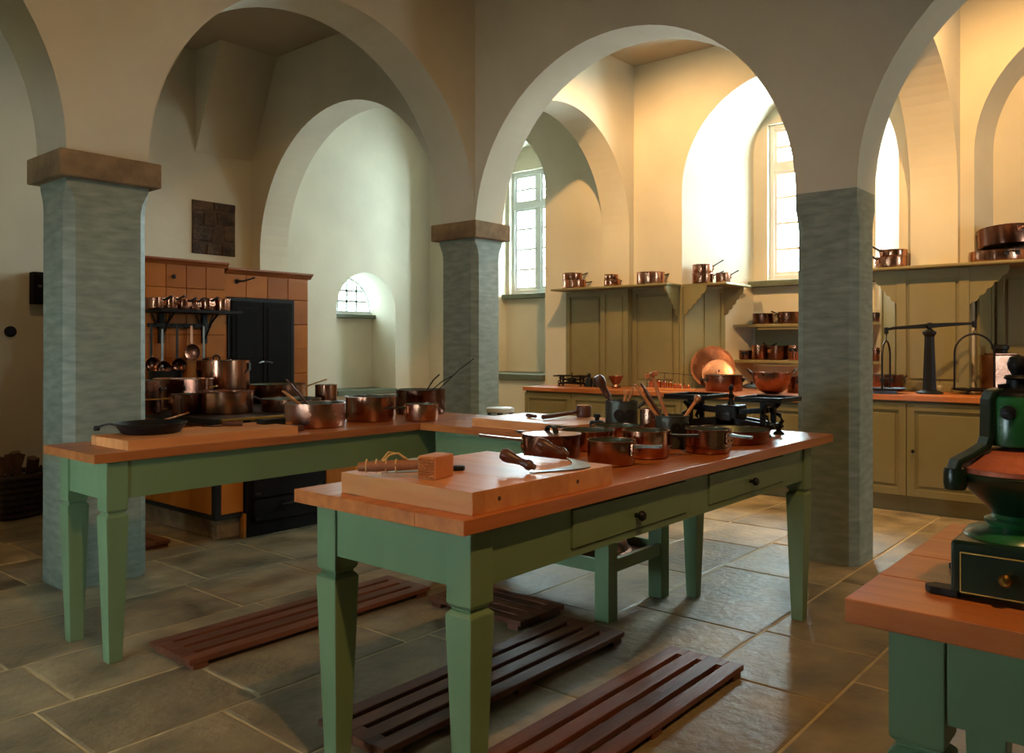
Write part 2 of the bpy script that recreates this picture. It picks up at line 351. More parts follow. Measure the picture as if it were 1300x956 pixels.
tag(MB().box(XW - .04, XB, nA['s0'], nA['s1'], .86, .93).build('niche_ledge', 'ledge_green', bev=.006), 'dark green ledge at the foot of the tall window niche', 'ledge', kind='structure')
tag(MB().box(5.88, 6.78, YW - .03, YW + .45, .68, .74).build('niche_ledge', 'ledge_green', bev=.006), 'dark green ledge at the foot of the small arched niche', 'ledge', kind='structure')
t = thing('window_3', 'small half round window in the arched niche behind the range', 'window', (6.33, YW + .45, 1.64)); t['kind'] = 'structure'
R_ = .45
arc = [(R_ * math.cos(a), R_ * math.sin(a) + .04) for a in [math.pi * i / 24 for i in range(25)]]
m = MB(); m.sweep([(x * .95, .03, z * .95) for x, z in arc], [(-.02, -.025), (.02, -.025), (.02, .025), (-.02, .025)], up=(0, 1, 0)); m.build('window_frame', 'frame_white', t)
MB().box(-R_, R_, .0, .06, 0, .05).build('window_frame', 'frame_white', t)
for x in (-.22, -.07, .07, .22): MB().box(x - .013, x + .013, .02, .04, .05, math.sqrt(R_ * R_ - x * x) * .95).build('glazing_bar', 'frame_white', t)
for z in (.17, .30): MB().box(-math.sqrt(R_ * R_ - z * z), math.sqrt(R_ * R_ - z * z), .02, .04, z - .013, z + .013).build('glazing_bar', 'frame_white', t)
MB().add([(a, .029, b) for a, b in arc], [tuple(range(len(arc)))]).build('pane', 'dimmed_glass', t)
tag(MB().box(1.15, 1.27, YA1, YW, 0, ZC).build('wall_light_stop', 'plaster'), 'unseen plaster cross wall added beyond the arch to stop west window light', 'wall', kind='structure')  # unseen wall, added to keep west window light off the back wall
tag(MB().box(5.86, 6.80, YW + .37, YW + .47, 1.60, 1.645).build('window_sill', 'ledge_green', bev=.005), 'narrow grey sill under the half round window', 'sill', kind='structure')
# floor of stone slabs
fl = MB().box(-3.3, 8.4, -3.3, 8.3, -.1, -.005).build('floor', 'mortar'); tag(fl, 'worn stone slab floor', 'floor', kind='structure')
y = -1.2; gap = .006
while y < 7.6:
    wd = random.choice((.48, .55, .62, .70)); x = -.6 - random.random() * .6
    while x < 7.4:
        ln = random.uniform(.55, 1.15); a, b, c, d = x + gap, x + ln - gap, y + gap, min(y + wd, 7.6) - gap
        e = .007; zt = random.uniform(-.002, .001)
        if d - c > .1:
            j = lambda: random.uniform(-.006, .006)
            p = [(a, c), (b, c), (b, d), (a, d)]
            pi = [(a + e + j() * .5, c + e + j() * .5), (b - e + j() * .5, c + e + j() * .5), (b - e + j() * .5, d - e + j() * .5), (a + e + j() * .5, d - e + j() * .5)]
            MB().add([(u, v, -.02) for u, v in p] + [(u, v, zt - .003) for u, v in p] + [(u, v, zt) for u, v in pi],
                     [(0, 1, 5, 4), (1, 2, 6, 5), (2, 3, 7, 6), (3, 0, 4, 7), (4, 5, 9, 8), (5, 6, 10, 9), (6, 7, 11, 10), (7, 4, 8, 11), (8, 9, 10, 11)]).build('slab', 'floor_stone', fl)
        x += ln
    y += wd
# ------------------------------------------------------------------ tables
HT = .835; RZ = .79
def table_leg(parent, x, y, w_=.085, zt=HT - .04, groove=.59, m_='green_paint', taper=.62):
    h = w_ / 2
    def ring(s, z): return [(-s, -s, z), (s, -s, z), (s, s, z), (-s, s, z)]
    m = MB()
    lv = [(h, zt), (h, groove + .014), (h - .009, groove + .004), (h - .009, groove - .002), (h + .002, groove - .012), (h * taper, 0)]
    for (a, za), (b, zb) in zip(lv, lv[1:]): m.frust(ring(b, zb), ring(a, za))
    return m.build('leg', m_, parent, loc=(x, y, 0), bev=.0025)
def planks(parent, x0, x1, y0, y1, z0, z1, along, n, m_, name='plank'):
    for i in range(n):
        if along == 'x':
            a, b = y0 + (y1 - y0) * i / n, y0 + (y1 - y0) * (i + 1) / n
            o = MB().box(x0, x1, a + .0006, b - .0006, z0, z1)
        else:
            a, b = x0 + (x1 - x0) * i / n, x0 + (x1 - x0) * (i + 1) / n
            o = MB().box(a + .0006, b - .0006, y0, y1, z0, z1)
        o.build(name, m_, parent, bev=.0022)
def knob(parent, x, y, z, m_='iron', r=.016, axis=(0, -1, 0)):
    M = T(x, y, z) @ Vector(axis).to_track_quat('Z', 'Y').to_matrix().to_4x4()
    return MB().lathe([(0, 0), (r * .45, 0), (r * .4, r * .6), (r * .9, r * 1.1), (r, r * 1.5), (r * .7, r * 2), (0, r * 2.1)], 14, M).build('knob', m_, parent, smooth=40)
# table A: nearest
AX0, AX1, AY0, AY1 = 1.413, 3.957, 1.342, 2.025
t = thing('work_table', 'long green work table nearest the viewer with two drawers and beech top', 'table', (0, 0, 0))
planks(t, AX0, AX1, AY0, AY1, HT - .038, HT, 'x', 4, 'table_wood')
lx0, lx1, ly0, ly1 = AX0 + .10, 3.72, AY0 + .075, AY1 - .075
for x in (lx0, lx1):
    for yy in (ly0, ly1): table_leg(t, x, yy)
zb_, zt_ = .645, HT - .038
MB().box(lx0 - .035, lx0 - .012, ly0 + .0425, ly1 - .0425, zb_, zt_).build('apron', 'green_paint', t, bev=.002)
MB().box(lx1 + .012, lx1 + .035, ly0 + .0425, ly1 - .0425, zb_, zt_).build('apron', 'green_paint', t, bev=.002)
MB().box(lx0 + .0425, lx1 - .0425, ly1 + .012, ly1 + .035, zb_, zt_).build('apron', 'green_paint', t, bev=.002)
fy0, fy1 = ly0 - .034, ly0 - .012
dr = [(1.90, 2.58), (2.75, 3.45)]
for a, b, c, d in ((lx0 + .0425, lx1 - .0425, zt_ - .014, zt_), (lx0 + .0425, lx1 - .0425, zb_, zb_ + .022),
                   (lx0 + .0425, dr[0][0], zb_ + .022, zt_ - .014), (dr[0][1], dr[1][0], zb_ + .022, zt_ - .014), (dr[1][1], lx1 - .0425, zb_ + .022, zt_ - .014)):
    MB().box(a, b, fy0, fy1, c, d).build('apron', 'green_paint', t)
for a, b in dr:
    d = MB().box(a + .003, b - .003, fy0 - .006, fy0 + .30, zb_ + .025, zt_ - .017).build('drawer', 'green_paint', t, bev=.003)
    knob(d, (a + b) / 2, fy0 - .006, .715, 'black_iron', .017)
# table B: by the range
BX0, BX1, BY0, BY1 = 1.362, 3.685, 3.240, 3.735
t = thing('work_table', 'green work table holding the black frying pan in front of the tiled range', 'table', (0, 0, 0))
planks(t, BX0, BX1, BY0, BY1, HT - .036, HT, 'x', 3, 'table_wood')
blx0, blx1, bly0, bly1 = BX0 + .10, BX1 - .12, BY0 + .07, BY1 - .06
for x in (blx0, blx1):
    for yy in (bly0, bly1): table_leg(t, x, yy)
for a, b, c, d in ((blx0 - .035, blx0 - .012, bly0 + .0425, bly1 - .0425), (blx1 + .012, blx1 + .035, bly0 + .0425, bly1 - .0425),
                   (blx0 + .0425, blx1 - .0425, bly0 - .034, bly0 - .012), (blx0 + .0425, blx1 - .0425, bly1 + .012, bly1 + .034)):
    MB().box(a, b, c, d, zb_, HT - .036).build('apron', 'green_paint', t, bev=.002)
# table C: between
CX0, CX1, CY0, CY1 = 3.062, 3.685, 2.045, 3.236
t = thing('work_table', 'green cross table joining the other two with a copper dish on its low shelf', 'table', (0, 0, 0))
planks(t, CX0, CX1, CY0, CY1, HT - .036, HT, 'y', 4, 'table_wood_y')
for x in (CX0 + .075, CX1 - .075):
    for yy in (CY0 + .04, CY1 - .12): MB().box(x - .038, x + .038, yy - .038, yy + .038, 0, HT - .036).build('leg', 'green_paint', t, bev=.003)
x0, x1, y0, y1 = CX0 + .04, CX1 - .04, CY0 + .005, CY1 - .085
MB().box(x0, x0 + .02, y0 + .073, y1 - .073, .62, HT - .036).build('apron', 'green_paint', t, bev=.002)
MB().box(x1 - .02, x1, y0 + .073, y1 - .073, .62, HT - .036).build('apron', 'green_paint', t, bev=.002)
MB().box(x0 + .073, x1 - .073, y0, y0 + .02, .62, HT - .036).build('apron', 'green_paint', t, bev=.002)
MB().box(x0 + .073, x1 - .073, y1 - .02, y1, .62, HT - .036).build('apron', 'green_paint', t, bev=.002)
d = MB().box(x0 - .006, x0 + .002, y0 + .20, y1 - .15, .65, HT - .055).build('drawer', 'green_paint', t, bev=.003)
knob(d, x0 - .006, (y0 + y1) / 2, .715, 'black_iron', .016, (-1, 0, 0))
MB().box(x0 + .073, x1 - .073, y0 + .004, y0 + .03, .215, .275).build('stretcher', 'green_paint', t, bev=.002)
MB().box(x0 + .01, x0 + .035, y0 + .073, y1 - .073, .215, .275).build('stretcher', 'green_paint', t, bev=.002)
MB().box(x1 - .035, x1 - .01, y0 + .073, y1 - .073, .215, .275).build('stretcher', 'green_paint', t, bev=.002)
for i in range(4):
    a = x0 + .036 + (x1 - x0 - .072) * i / 4
    MB().box(a + .002, a + (x1 - x0 - .072) / 4 - .002, y0 + .075, y1 - .075, .216, .232).build('shelf_board', 'duck_wood', t)
# table D: with the grinder
DX0, DX1, DY0, DY1 = 1.385, 2.14, -1.15, .452
t = thing('work_table', 'green work table corner with thick beech top under the coffee grinder', 'table', (0, 0, 0))
planks(t, DX0, DX1, DY0, DY1, HT - .04, HT, 'y', 4, 'table_wood_y')
for x in (DX0 + .10, DX1 - .10):
    for yy in (DY0 + .1, DY1 - .095): table_leg(t, x, yy)
for a, b, c, d in ((DX0 + .06, DX0 + .085, DY0 + .145, DY1 - .14), (DX1 - .085, DX1 - .06, DY0 + .145, DY1 - .14), (DX0 + .145, DX1 - .145, DY0 + .06, DY0 + .08), (DX0 + .145, DX1 - .145, DY1 - .08, DY1 - .06)):
    MB().box(a, b, c, d, .645, HT - .04).build('apron', 'green_paint', t, bev=.002)
# chopping boards
def chop_board(label, x0, x1, y0, y1, z0, th, along, m_, cleat=True):
    t = thing('chopping_board', label, 'chopping board', (x0, y0, z0)); X, Y = x1 - x0, y1 - y0
    n = 3
    for i in range(n):
        if along == 'y':
            a, b = .045 + (X - .09) * i / n, .045 + (X - .09) * (i + 1) / n
            MB().box(a + .0004, b - .0004, 0, Y, .0, th).build('plank', m_, t, bev=.0015)
        else:
            a, b = .045 + (Y - .09) * i / n, .045 + (Y - .09) * (i + 1) / n
            MB().box(0, X, a + .0004, b - .0004, .0, th).build('plank', m_, t, bev=.0015)
    if along == 'y':
        for a in (0, X - .0445): MB().box(a, a + .0445, 0, Y, 0, th).build('end_cleat', m_, t, bev=.0015)
    else:
        for a in (0, Y - .0445): MB().box(0, X, a, a + .0445, 0, th).build('end_cleat', m_, t, bev=.0015)
    return t
bt = .058
t = chop_board('large beech chopping board under the mezzaluna on the nearest table', 1.465, 2.085, 1.363, 1.872, HT, bt, 'y', 'board_wood')
for x in (.10, .44): MB().lathe([(0, .0012), (.006, .0012), (.006, 0)], 12, T(x, 0, .03) @ Matrix.Rotation(math.pi / 2, 4, 'X')).build('dowel', 'dark_wood', t)
chop_board('chopping board under the black frying pan', 1.50, 2.30, 3.262, 3.60, HT, .04, 'x', 'board_wood_x')
chop_board('pale chopping board with the wooden mallet on the cross table', 3.115, 3.56, 2.25, 2.90, HT, .045, 'y', 'board_wood')
# ------------------------------------------------------------------ duckboards
def duckboard(label, x0, x1, y0, y1, along, n):
    t = thing('duckboard', label, 'duckboard', (x0, y0, 0), 0, 'wooden duckboards on the stone floor'); X, Y = x1 - x0, y1 - y0
    if along == 'x':
        sw = Y / (n + (n - 1) * .42)
        for i in range(n): MB().box(0, X, i * sw * 1.42, i * sw * 1.42 + sw, .022, .044).build('slat', 'duck_wood', t, bev=.003)
        for a in (.02, X / 2 - .03, X - .08): MB().box(a, a + .06, .004, Y - .004, 0, .022).build('bearer', 'duck_wood', t)
        for a in (0, X - .062):
            for i in range(n - 1): MB().box(a, a + .062, i * sw * 1.42 + sw, (i + 1) * sw * 1.42, .022, .0435).build('end_block', 'duck_wood', t)
    else:
        sw = X / (n + (n - 1) * .42)
        for i in range(n): MB().box(i * sw * 1.42, i * sw * 1.42 + sw, 0, Y, .022, .044).build('slat', 'duck_wood', t, bev=.003)
        for a in (.02, Y / 2 - .03, Y - .08): MB().box(.004, X - .004, a, a + .06, 0, .022).build('bearer', 'duck_wood', t)
        for a in (0, Y - .062):
            for i in range(n - 1): MB().box(i * sw * 1.42 + sw, (i + 1) * sw * 1.42, a, a + .062, .022, .0435).build('end_block', 'duck_wood', t)
    return t
duckboard('long slatted duckboard lying before the table with the frying pan', 1.60, 2.88, 2.97, 3.29, 'x', 4)
duckboard('short duckboard lying crosswise at the feet of the cross table', 2.76, 3.08, 2.28, 2.86, 'y', 5)
duckboard('slatted duckboard under the rear side of the nearest table', 1.62, 2.955, 1.87, 2.19, 'x', 4)
duckboard('slatted duckboard under the drawer side of the nearest table', 1.66, 2.94, 1.33, 1.64, 'x', 4)
duckboard('dark duckboard along the side of the tiled range', 2.20, 2.53, 4.93, 6.0, 'y', 4)
# ------------------------------------------------------------------ cookware builders
def survey(cx, yb, wpx, yt, z0):
    df = FPX * (EYE - z0) / (yb - YH); dc = df
    for _ in range(6): r = wpx / 2 * dc / FPX; dc = df + r
    return pd(cx, dc, z0), r, max(.02, EYE - (yt - YH) * df / FPX - z0)
def survey_d(cx, dc, wpx, yt, z0):
    r = wpx / 2 * dc / FPX
    return pd(cx, dc, z0), r, max(.02, EYE - (yt - YH) * (dc - r) / FPX - z0)
def pan_body(t, r, h, m_='copper', lining='tin_lining', flare=0.0, bead=True, band=False, bulge=None):
    rb = r - flare; k = .003
    if bulge: prof = [(0, 0)] + bulge
    else: prof = [(0, 0), (rb - .010, 0), (rb - .003, .003), (rb, .012)]
    if band: prof += [(rb, h * .22), (rb + .003, h * .24), (rb + .003, h * .28), (rb, h * .30)]
    prof += [(r, h - .006)]
    if bead: prof += [(r + .003, h - .004), (r + .003, h)]
    prof += [(r - k, h), (r - k, h - .004)]
    b = MB().lathe(prof, 40).build('body', m_, t, smooth=35)
    if bulge: lp = [(max(0, a - k * 1.2), z + .003) for a, z in bulge] + [(r - k, h - .003)]; lp = [(0, .004)] + lp
    else: lp = [(0, .005), (rb - .014, .005), (rb - .006, .014), (r - k, h - .003)]
    MB().lathe(lp, 40).build('lining', lining, t, smooth=35)
    return b
def long_handle(t, r, h, ang, length, rise=.04, m_='iron', w_=.024, zf=.78, plate='copper'):
    M = rotz(ang); z = h * zf
    path = [(r + .001, 0, z), (r + length * .15, 0, z + rise * .12), (r + length * .35, 0, z + rise * .35), (r + length * .7, 0, z + rise * .7), (r + length, 0, z + rise)]
    hd = MB().bar(path, w_, .010, M, scales=[1.3, 1.1, .95, .95, 1.1]).build('handle', m_, t, bev=.0015)
    pl = MB(); pl.prism([(-.030, z - .030), (-.012, z - .038), (.012, z - .038), (.030, z - .030), (.024, z + .01), (.0, z + .022), (-.024, z + .01)], -.003, .004, 'x', M @ T(r + .001, 0, 0))
    pl.build('handle_plate', plate, hd)
    rv = MB()
    for a, b in ((-.014, z - .022), (.014, z - .022), (0, z + .010)):
        rv.lathe([(.0055, 0), (.005, .003), (0, .005)], 8, M @ T(r + .0045, a, b) @ Matrix.Rotation(math.pi / 2, 4, 'Y'))
    rv.build('rivets', plate, hd)['kind'] = 'stuff'
    return hd
def loop_handle(t, r, h, ang, size=.05, m_='iron', zf=.7, name='handle'):
    M = rotz(ang); z = h * zf; s = size
    path = [(r, -s, z), (r + s * .55, -s, z + .004), (r + s * .85, -s * .5, z + .01), (r + s * .9, 0, z + .012), (r + s * .85, s * .5, z + .01), (r + s * .55, s, z + .004), (r, s, z)]
    o = MB().tube(path, .0055, 8, M=M).build(name, m_, t, smooth=60)
    pl = MB()
    for q in (-s, s): pl.box(r - .004, r + .005, q - .016, q + .016, z - .018, z + .018, M)
    pl.build('handle_plate', m_, o, bev=.002); return o
def lid(t, r, h, m_='copper_dark', bar=True, rise=.018, ang=0):
    l = MB().lathe([(0, h + rise), (r * .5, h + rise * .85), (r * .88, h + rise * .35), (r * .93, h + .004), (r + .006, h + .003), (r + .006, h + .006), (r * .94, h + .0065), (r * .5, h + rise * .85 + .002)][:6] + [(r - .004, h + .0005)], 40).build('lid', m_, t, smooth=35)
    if bar:
        M = rotz(ang); z = h + rise
        MB().bar([(-.045, 0, z - .003), (-.035, 0, z + .014), (0, 0, z + .022), (.035, 0, z + .014), (.045, 0, z - .003)], .02, .006, M).build('lid_handle', 'iron', l, bev=.001)
    return l
def pan(name, label, sv, m_='copper', handle=None, cat='saucepan', group=None, **kw):
    (x, y, z), r, h = sv
    t = thing(name, label, cat, (x, y, z + .001), 0, group); pan_body(t, r, h, m_, **kw)
    for hd in (handle or []):
        if hd[0] == 'long': long_handle(t, r, h, *hd[1:])
        elif hd[0] == 'loop': loop_handle(t, r, h, *hd[1:])
        elif hd[0] == 'lid': lid(t, r, h, *hd[1:])
    return t
G1 = 'copper pans on the nearest table'
# nearest table
pan('saucepan', 'copper saucepan with bar-handled lid at the corner of the large chopping board', survey(700, 585, 72, 556, HT), 'copper_dark', [('long', 140, .17, .02, 'steel'), ('lid', 'copper_pale', True, .012, 60)], group=G1)
pan('saucepan', 'wide open copper pan with green-grey lining behind the lidded saucepan', survey_d(746, 3.32, 68, 549, HT), 'copper', [('long', 152, .20, .02, 'steel')], group=G1)
pan('saucepan', 'deep copper saucepan with riveted handle standing foremost at the board edge', survey(776, 594, 60, 562, HT), 'copper', [('long', -78, .10, .004, 'steel'), ], group=G1)
pan('saucepan', 'copper saucepan between the foremost deep one and the banded one', survey(820, 584.5, 58, 549, HT), 'copper', [('long', -50, .11, .0, 'iron')], group=G1)
pan('saucepan', 'bright copper saucepan with a band near its foot and flat steel handle', survey(898.5, 578, 57, 547, HT), 'copper', [('long', -88, .09, -.005, 'steel')], group=G1, band=True)
pan('pan', 'wide shallow copper pan with green lining beside the cast iron balance', survey(930, 567, 92, 549, HT), 'copper_dark', cat='pan', group=G1, flare=.012)
pan('saucepan', 'copper pan partly hidden behind the foremost deep saucepan below the heart-plated pot', survey_d(784, 3.58, 64, 543, HT), 'copper', [('long', 150, .19, .02, 'steel')], group=G1)
def utensil_pot(label, sv, heart_ang, m_, items):
    (x, y, z), r, h = sv
    t = thing('utensil_pot', label, 'pot', (x, y, z + .001)); pan_body(t, r, h, m_, 'dark_pewter')
    M = rotz(heart_ang); s = .046 * r / .07; zc = h * .55
    hp = [(s * 16 * math.sin(a) ** 3 / 16, zc + s * (13 * math.cos(a) - 5 * math.cos(2 * a) - 2 * math.cos(3 * a) - math.cos(4 * a)) / 16) for a in [2 * math.pi * i / 28 for i in range(28)]]
    pl = MB(); pl.prism(hp, r - .006, r + .004, 'x', M); pl = pl.build('heart_plate', 'iron', t, bev=.001)
    rv = MB()
    for a, b in ((-.018, .012), (.018, .012), (0, -.02)): rv.lathe([(.0035, 0), (.003, .002), (0, .003)], 8, M @ T(r + .004, a, zc + b) @ Matrix.Rotation(math.pi / 2, 4, 'Y'))
    rv.build('rivets', 'dark_pewter', pl)['kind'] = 'stuff'
    return t, r, h
def spoon(label, base, r, h, lean, ang, length, kind, m_='utensil_wood', name='wooden_spoon', cat='spoon', group='utensils in the pots'):
    """stands in a pot: foot on the pot floor, leaning over the rim towards ang"""
    x, y, z = base; a = math.radians(ang); ca, sa = math.cos(a), math.sin(a)
    foot = Vector((-ca * r * .3, -sa * r * .3, .012)); rim = Vector((ca * r * lean, sa * r * lean, h + .002)); dv = (rim - foot).normalized()
    tip = foot + dv * length
    t = thing(name, label, cat, (x, y, z + .001), 0, group)
    MB().tube([foot, foot + dv * length * .5, tip], .007, 8, scales=[.9, 1, 1.1]).build('shaft', m_, t, smooth=60)
    q = dv.to_track_quat('Z', 'Y').to_matrix().to_4x4(); M = Matrix.Translation(tip) @ q
    if kind == 'spoon': MB().lathe([(0, -.015), (.012, -.005), (.019, .02), (.017, .045), (.008, .058), (0, .06)], 14, M @ Matrix.Diagonal((1, .4, 1, 1))).build('bowl', m_, t, smooth=60)
    elif kind == 'star':
        n = 6; poly = []
        for i in range(2 * n): rr = .034 if i % 2 == 0 else .014; poly.append((rr * math.cos(math.pi * i / n), rr * math.sin(math.pi * i / n)))
        MB().prism(poly, -.008, .014, 'z', M).build('star_head', m_, t, bev=.003)
    elif kind == 'knob': MB().lathe([(0, -.01), (.010, -.006), (.015, .006), (.012, .018), (0, .022)], 14, M).build('knob', m_, t, smooth=50)
    elif kind == 'paddle': MB().box(-.018, .018, -.004, .004, -.05, .03, M).build('blade', m_, t, bev=.003)
    elif kind == 'mallet': MB().lathe([(0, -.09), (.014, -.085), (.017, -.03), (.024, -.012), (.026, .012), (.018, .028), (0, .032)], 16, M).build('head', m_, t, smooth=50)
    return t
sv = survey(789, 541, 41, 510, HT); sv = (pd(789, 3.83, HT), 41 / 2 * 3.83 / FPX, EYE - (510 - YH) * 3.75 / FPX - HT)
K1, r1, h1 = utensil_pot('tall grey pot with heart-shaped plate holding a dark pestle', sv, 222, 'dark_pewter', None)
long_handle(K1, r1, h1, 0, .17, .06, 'iron', .02, .6, 'dark_pewter')
spoon('dark wooden pestle leaning out of the heart-plated pot', sv[0], r1, h1, .75, 135, .27, 'mallet', 'dark_wood', 'pestle', 'pestle')
spoon('pale wooden spoon handle with round knob in the heart-plated pot', sv[0], r1, h1, .25, -20, .185, 'knob')
spoon('pale wooden spoon with a small bowl in the heart-plated pot', sv[0], r1, h1, .45, -50, .165, 'spoon')
sv = (pd(853, 3.37, HT), 42 / 2 * 3.37 / FPX, EYE - (529 - YH) * 3.30 / FPX - HT)
K2, r2, h2 = utensil_pot('dark green grey pot bristling with wooden whisks and spatulas', sv, 240, 'dark_pewter', None)
spoon('wooden whisk with a star-shaped head in the dark utensil pot', sv[0], r2, h2, .35, 120, .30, 'star', name='wooden_whisk', cat='whisk')
spoon('flat wooden spatula leaning furthest out of the dark utensil pot', sv[0], r2, h2, .95, 128, .27, 'paddle', name='wooden_spatula', cat='spatula')
spoon('dark spatula between the star whisk and the flat spatula', sv[0], r2, h2, .75, 118, .26, 'paddle', 'dark_wood', name='wooden_spatula', cat='spatula')
spoon('short wooden spoon with rounded head leaning towards the balance', sv[0], r2, h2, .9, -48, .22, 'knob')
(x, y, z), r, h = survey_d(826, 3.74, 27, 520, HT)
t = thing('copper_cylinder', 'plain copper cylinder mould between the two utensil pots', 'mould', (x, y, HT + .001))
MB().lathe([(0, 0), (r, 0), (r, h * .97), (r + .002, h * .97), (r + .002, h), (r * .94, h), (r * .92, h - .006), (0, h - .006)], 32).build('body', 'copper_pale', t, smooth=35)
MB().lathe([(r + .0005, h * .1), (r + .0025, h * .11), (r + .0025, h * .13), (r + .0005, h * .14)], 32).build('bead', 'copper', t, smooth=35)
# mezzaluna
Pm = Vector((1.805, 1.451, HT + bt)); t = thing('mezzaluna', 'curved steel mezzaluna knife with two turned handles on the large board', 'knife', Pm, 18)
n = 20; out = []; inn = []
for i in range(n + 1):
    u = i / n; x = .30 * u; s_ = math.sin(math.pi * u); out.append((x + .03 * (u - .5), -.125 * s_)); inn.append((x, -.062 * s_ ** .9))
MB().prism(out + inn[::-1][1:-1], .001, .004, 'z').build('blade', 'steel', t)
for x in (0.0, .30):
    Mh = T(x, -.005, .017) @ Vector((0, 1, .34)).to_track_quat('Z', 'Y').to_matrix().to_4x4()
    MB().lathe([(0, -.006), (.008, -.006), (.009, .002), (.0145, .008), (.0155, .018), (.0115, .026), (.0105, .040), (.0135, .058), (.0185, .076), (.0195, .090), (.015, .102), (0, .106)], 18, Mh).build('handle', 'dark_wood', t, smooth=50)
# mallet (toothed), knife under it, twine
t = thing('meat_mallet', 'wooden meat mallet with toothed face and twine-wrapped handle', 'mallet', (1.533, 1.560, HT + bt + .001), 12)
m = MB(); m.box(0, .09, 0, .058, 0, .062)
m.build('head', 'utensil_wood', t, bev=.003)
m = MB(); ny, nz = 6, 7
for i in range(ny):
    for k in range(nz):
        a, b = .003 + .052 * i / ny, .003 + .056 * k / nz; c, d = .052 / ny, .056 / nz
        m.add([(-.0005, a, b), (-.0005, a + c, b), (-.0005, a + c, b + d), (-.0005, a, b + d), (-.006, a + c / 2, b + d / 2)], [(0, 1, 4), (1, 2, 4), (2, 3, 4), (3, 0, 4)])
m.build('tooth_face', 'utensil_wood', t)
hd = MB().tube([(.045, .05, .034), (.0, .12, .032), (-.03, .17, .030), (-.055, .215, .028)], .014, 10, scales=[.9, 1.05, 1.1, .85]).build('handle', 'worn_wood', t, smooth=60)
m = MB()
for k in range(4):
    u = k / 3; c = Vector((-.005 - .04 * u, .125 + .07 * u, .031)); m.tube([c + Vector((.017 * math.cos(a) * .6, .017 * math.cos(a) * .3, .017 * math.sin(a))) for a in [2 * math.pi * i / 14 for i in range(14)]], .0022, 6, True)
m.tube([(-.03, .15, .044), (-.015, .14, .060), (.005, .125, .064), (.02, .105, .046)], .0028, 6); m.tube([(-.025, .16, .044), (0, .155, .066), (.025, .135, .058), (.02, .11, .044)], .0028, 6)
m.build('twine', 'twine', hd, smooth=60)
a = Vector(at(588, 597, HT + bt)); b = Vector(at(484, 600, HT + bt)); v = b - a
t = thing('kitchen_knife', 'steel knife with black handle lying under the meat mallet', 'knife', (a.x, a.y, HT + bt), math.degrees(math.atan2(v.y, v.x)))
L_ = v.length
MB().prism([(.09, -.016), (L_ * .85, -.012), (L_, .010), (L_ * .8, .016), (.09, .016)], .0, .002, 'z').build('blade', 'steel', t)
MB().prism([(0, -.012), (.09, -.014), (.092, .014), (0, .013), (-.006, 0)], .0, .014, 'z').build('handle', 'black_iron', t, bev=.003)
a = Vector(at(458, 597, HT + bt)); b = Vector(at(482, 590, HT + bt)); v = b - a
t = thing('larding_needle', 'thin steel larding needle with black tip at the board corner', 'needle', (a.x, a.y, HT + bt), math.degrees(math.atan2(v.y, v.x)))
MB().tube([(.014, 0, .004), (.05, 0, .004), (v.length, 0, .004)], .0025, 6).build('rod', 'steel', t); MB().tube([(0, 0, .005), (.016, 0, .005)], .005, 8).build('tip', 'black_iron', t)
# cast iron balance
def balance(label, loc, rz, s=1.0, group=None):
    t = thing('kitchen_balance', label, 'scale', loc, rz, group)
    def mk(m, name, mt='black_iron', **k): return m.build(name, mt, t, **k)
    sc_ = Matrix.Scale(s, 4)
    prof = [(-.235, .034), (-.18, .026), (-.09, .036), (0, .04), (.09, .036), (.18, .026), (.235, .034), (.235, .05), (.16, .062), (.06, .075), (-.06, .075), (-.16, .062), (-.235, .05)]
    for y in (-.05, .05): mk(MB().prism(prof, y - .012, y + .012, 'y', sc_), 'base_rail', bev=.003 * s)
    mk(MB().box(-.055, .055, -.062, .062, .036, .135, sc_), 'centre_housing', bev=.008 * s)
    mk(MB().box(-.03, .03, -.066, .066, .06, .11, sc_), 'housing_plate', 'iron', bev=.006 * s)
    for x in (-.205, .205):
        for y in (-.075, .075):
            f = mk(MB().lathe([(0, 0), (.026, 0), (.024, .008), (.012, .018), (.011, .03), (.017, .042), (.012, .05), (0, .052)], 12, sc_ @ T(x, y, 0)), 'foot', smooth=40)
            c = math.copysign(1, x)
            mk(MB().tube([(x, y, .04), (x + c * .018, y, .065), (x + c * .006, y, .09), (x - c * .02, y, .10), (x - c * .016, y, .125), (x + c * .004, y, .145)], .010, 8, M=sc_), 'scroll_leg', smooth=60)
        mk(MB().bar([(x, -.08, .042), (x, 0, .05), (x, .08, .042)], .03, .016, sc_), 'foot_bridge')
    for y in (-.03, .03): mk(MB().bar([(-.2, y, .118), (-.1, y, .108), (0, y, .104), (.1, y, .108), (.2, y, .118)], .012, .024, sc_), 'beam', bev=.002 * s)
    mk(MB().lathe([(.022, .13), (.014, .145), (.010, .165), (.018, .178), (.010, .188), (.006, .2), (.014, .214), (.008, .226), (0, .23)], 14, sc_), 'finial', smooth=40)
    for x in (-.185, .185):
        m = MB()
        for a in (-.06, .06): m.box(x - .011, x + .011, a - .011, a + .011, .055, .160, sc_)
        m.box(x - .011, x + .011, -.06, .06, .135, .152, sc_); mk(m, 'platform_support', bev=.002 * s)
        m = MB(); m.box(x - .112, x + .112, -.125, .125, .160, .170, sc_)
        for a, b, c, d in ((-.112, .112, -.125, -.115), (-.112, .112, .115, .125), (-.112, -.102, -.115, .115), (.102, .112, -.115, .115)): m.box(x + a, x + b, c, d, .170, .182, sc_)
        mk(m, 'platform', bev=.003 * s)
    return t
balance('black cast iron kitchen balance at the far end of the nearest table', (3.69, 1.735, HT + .001), 90, 1.0)
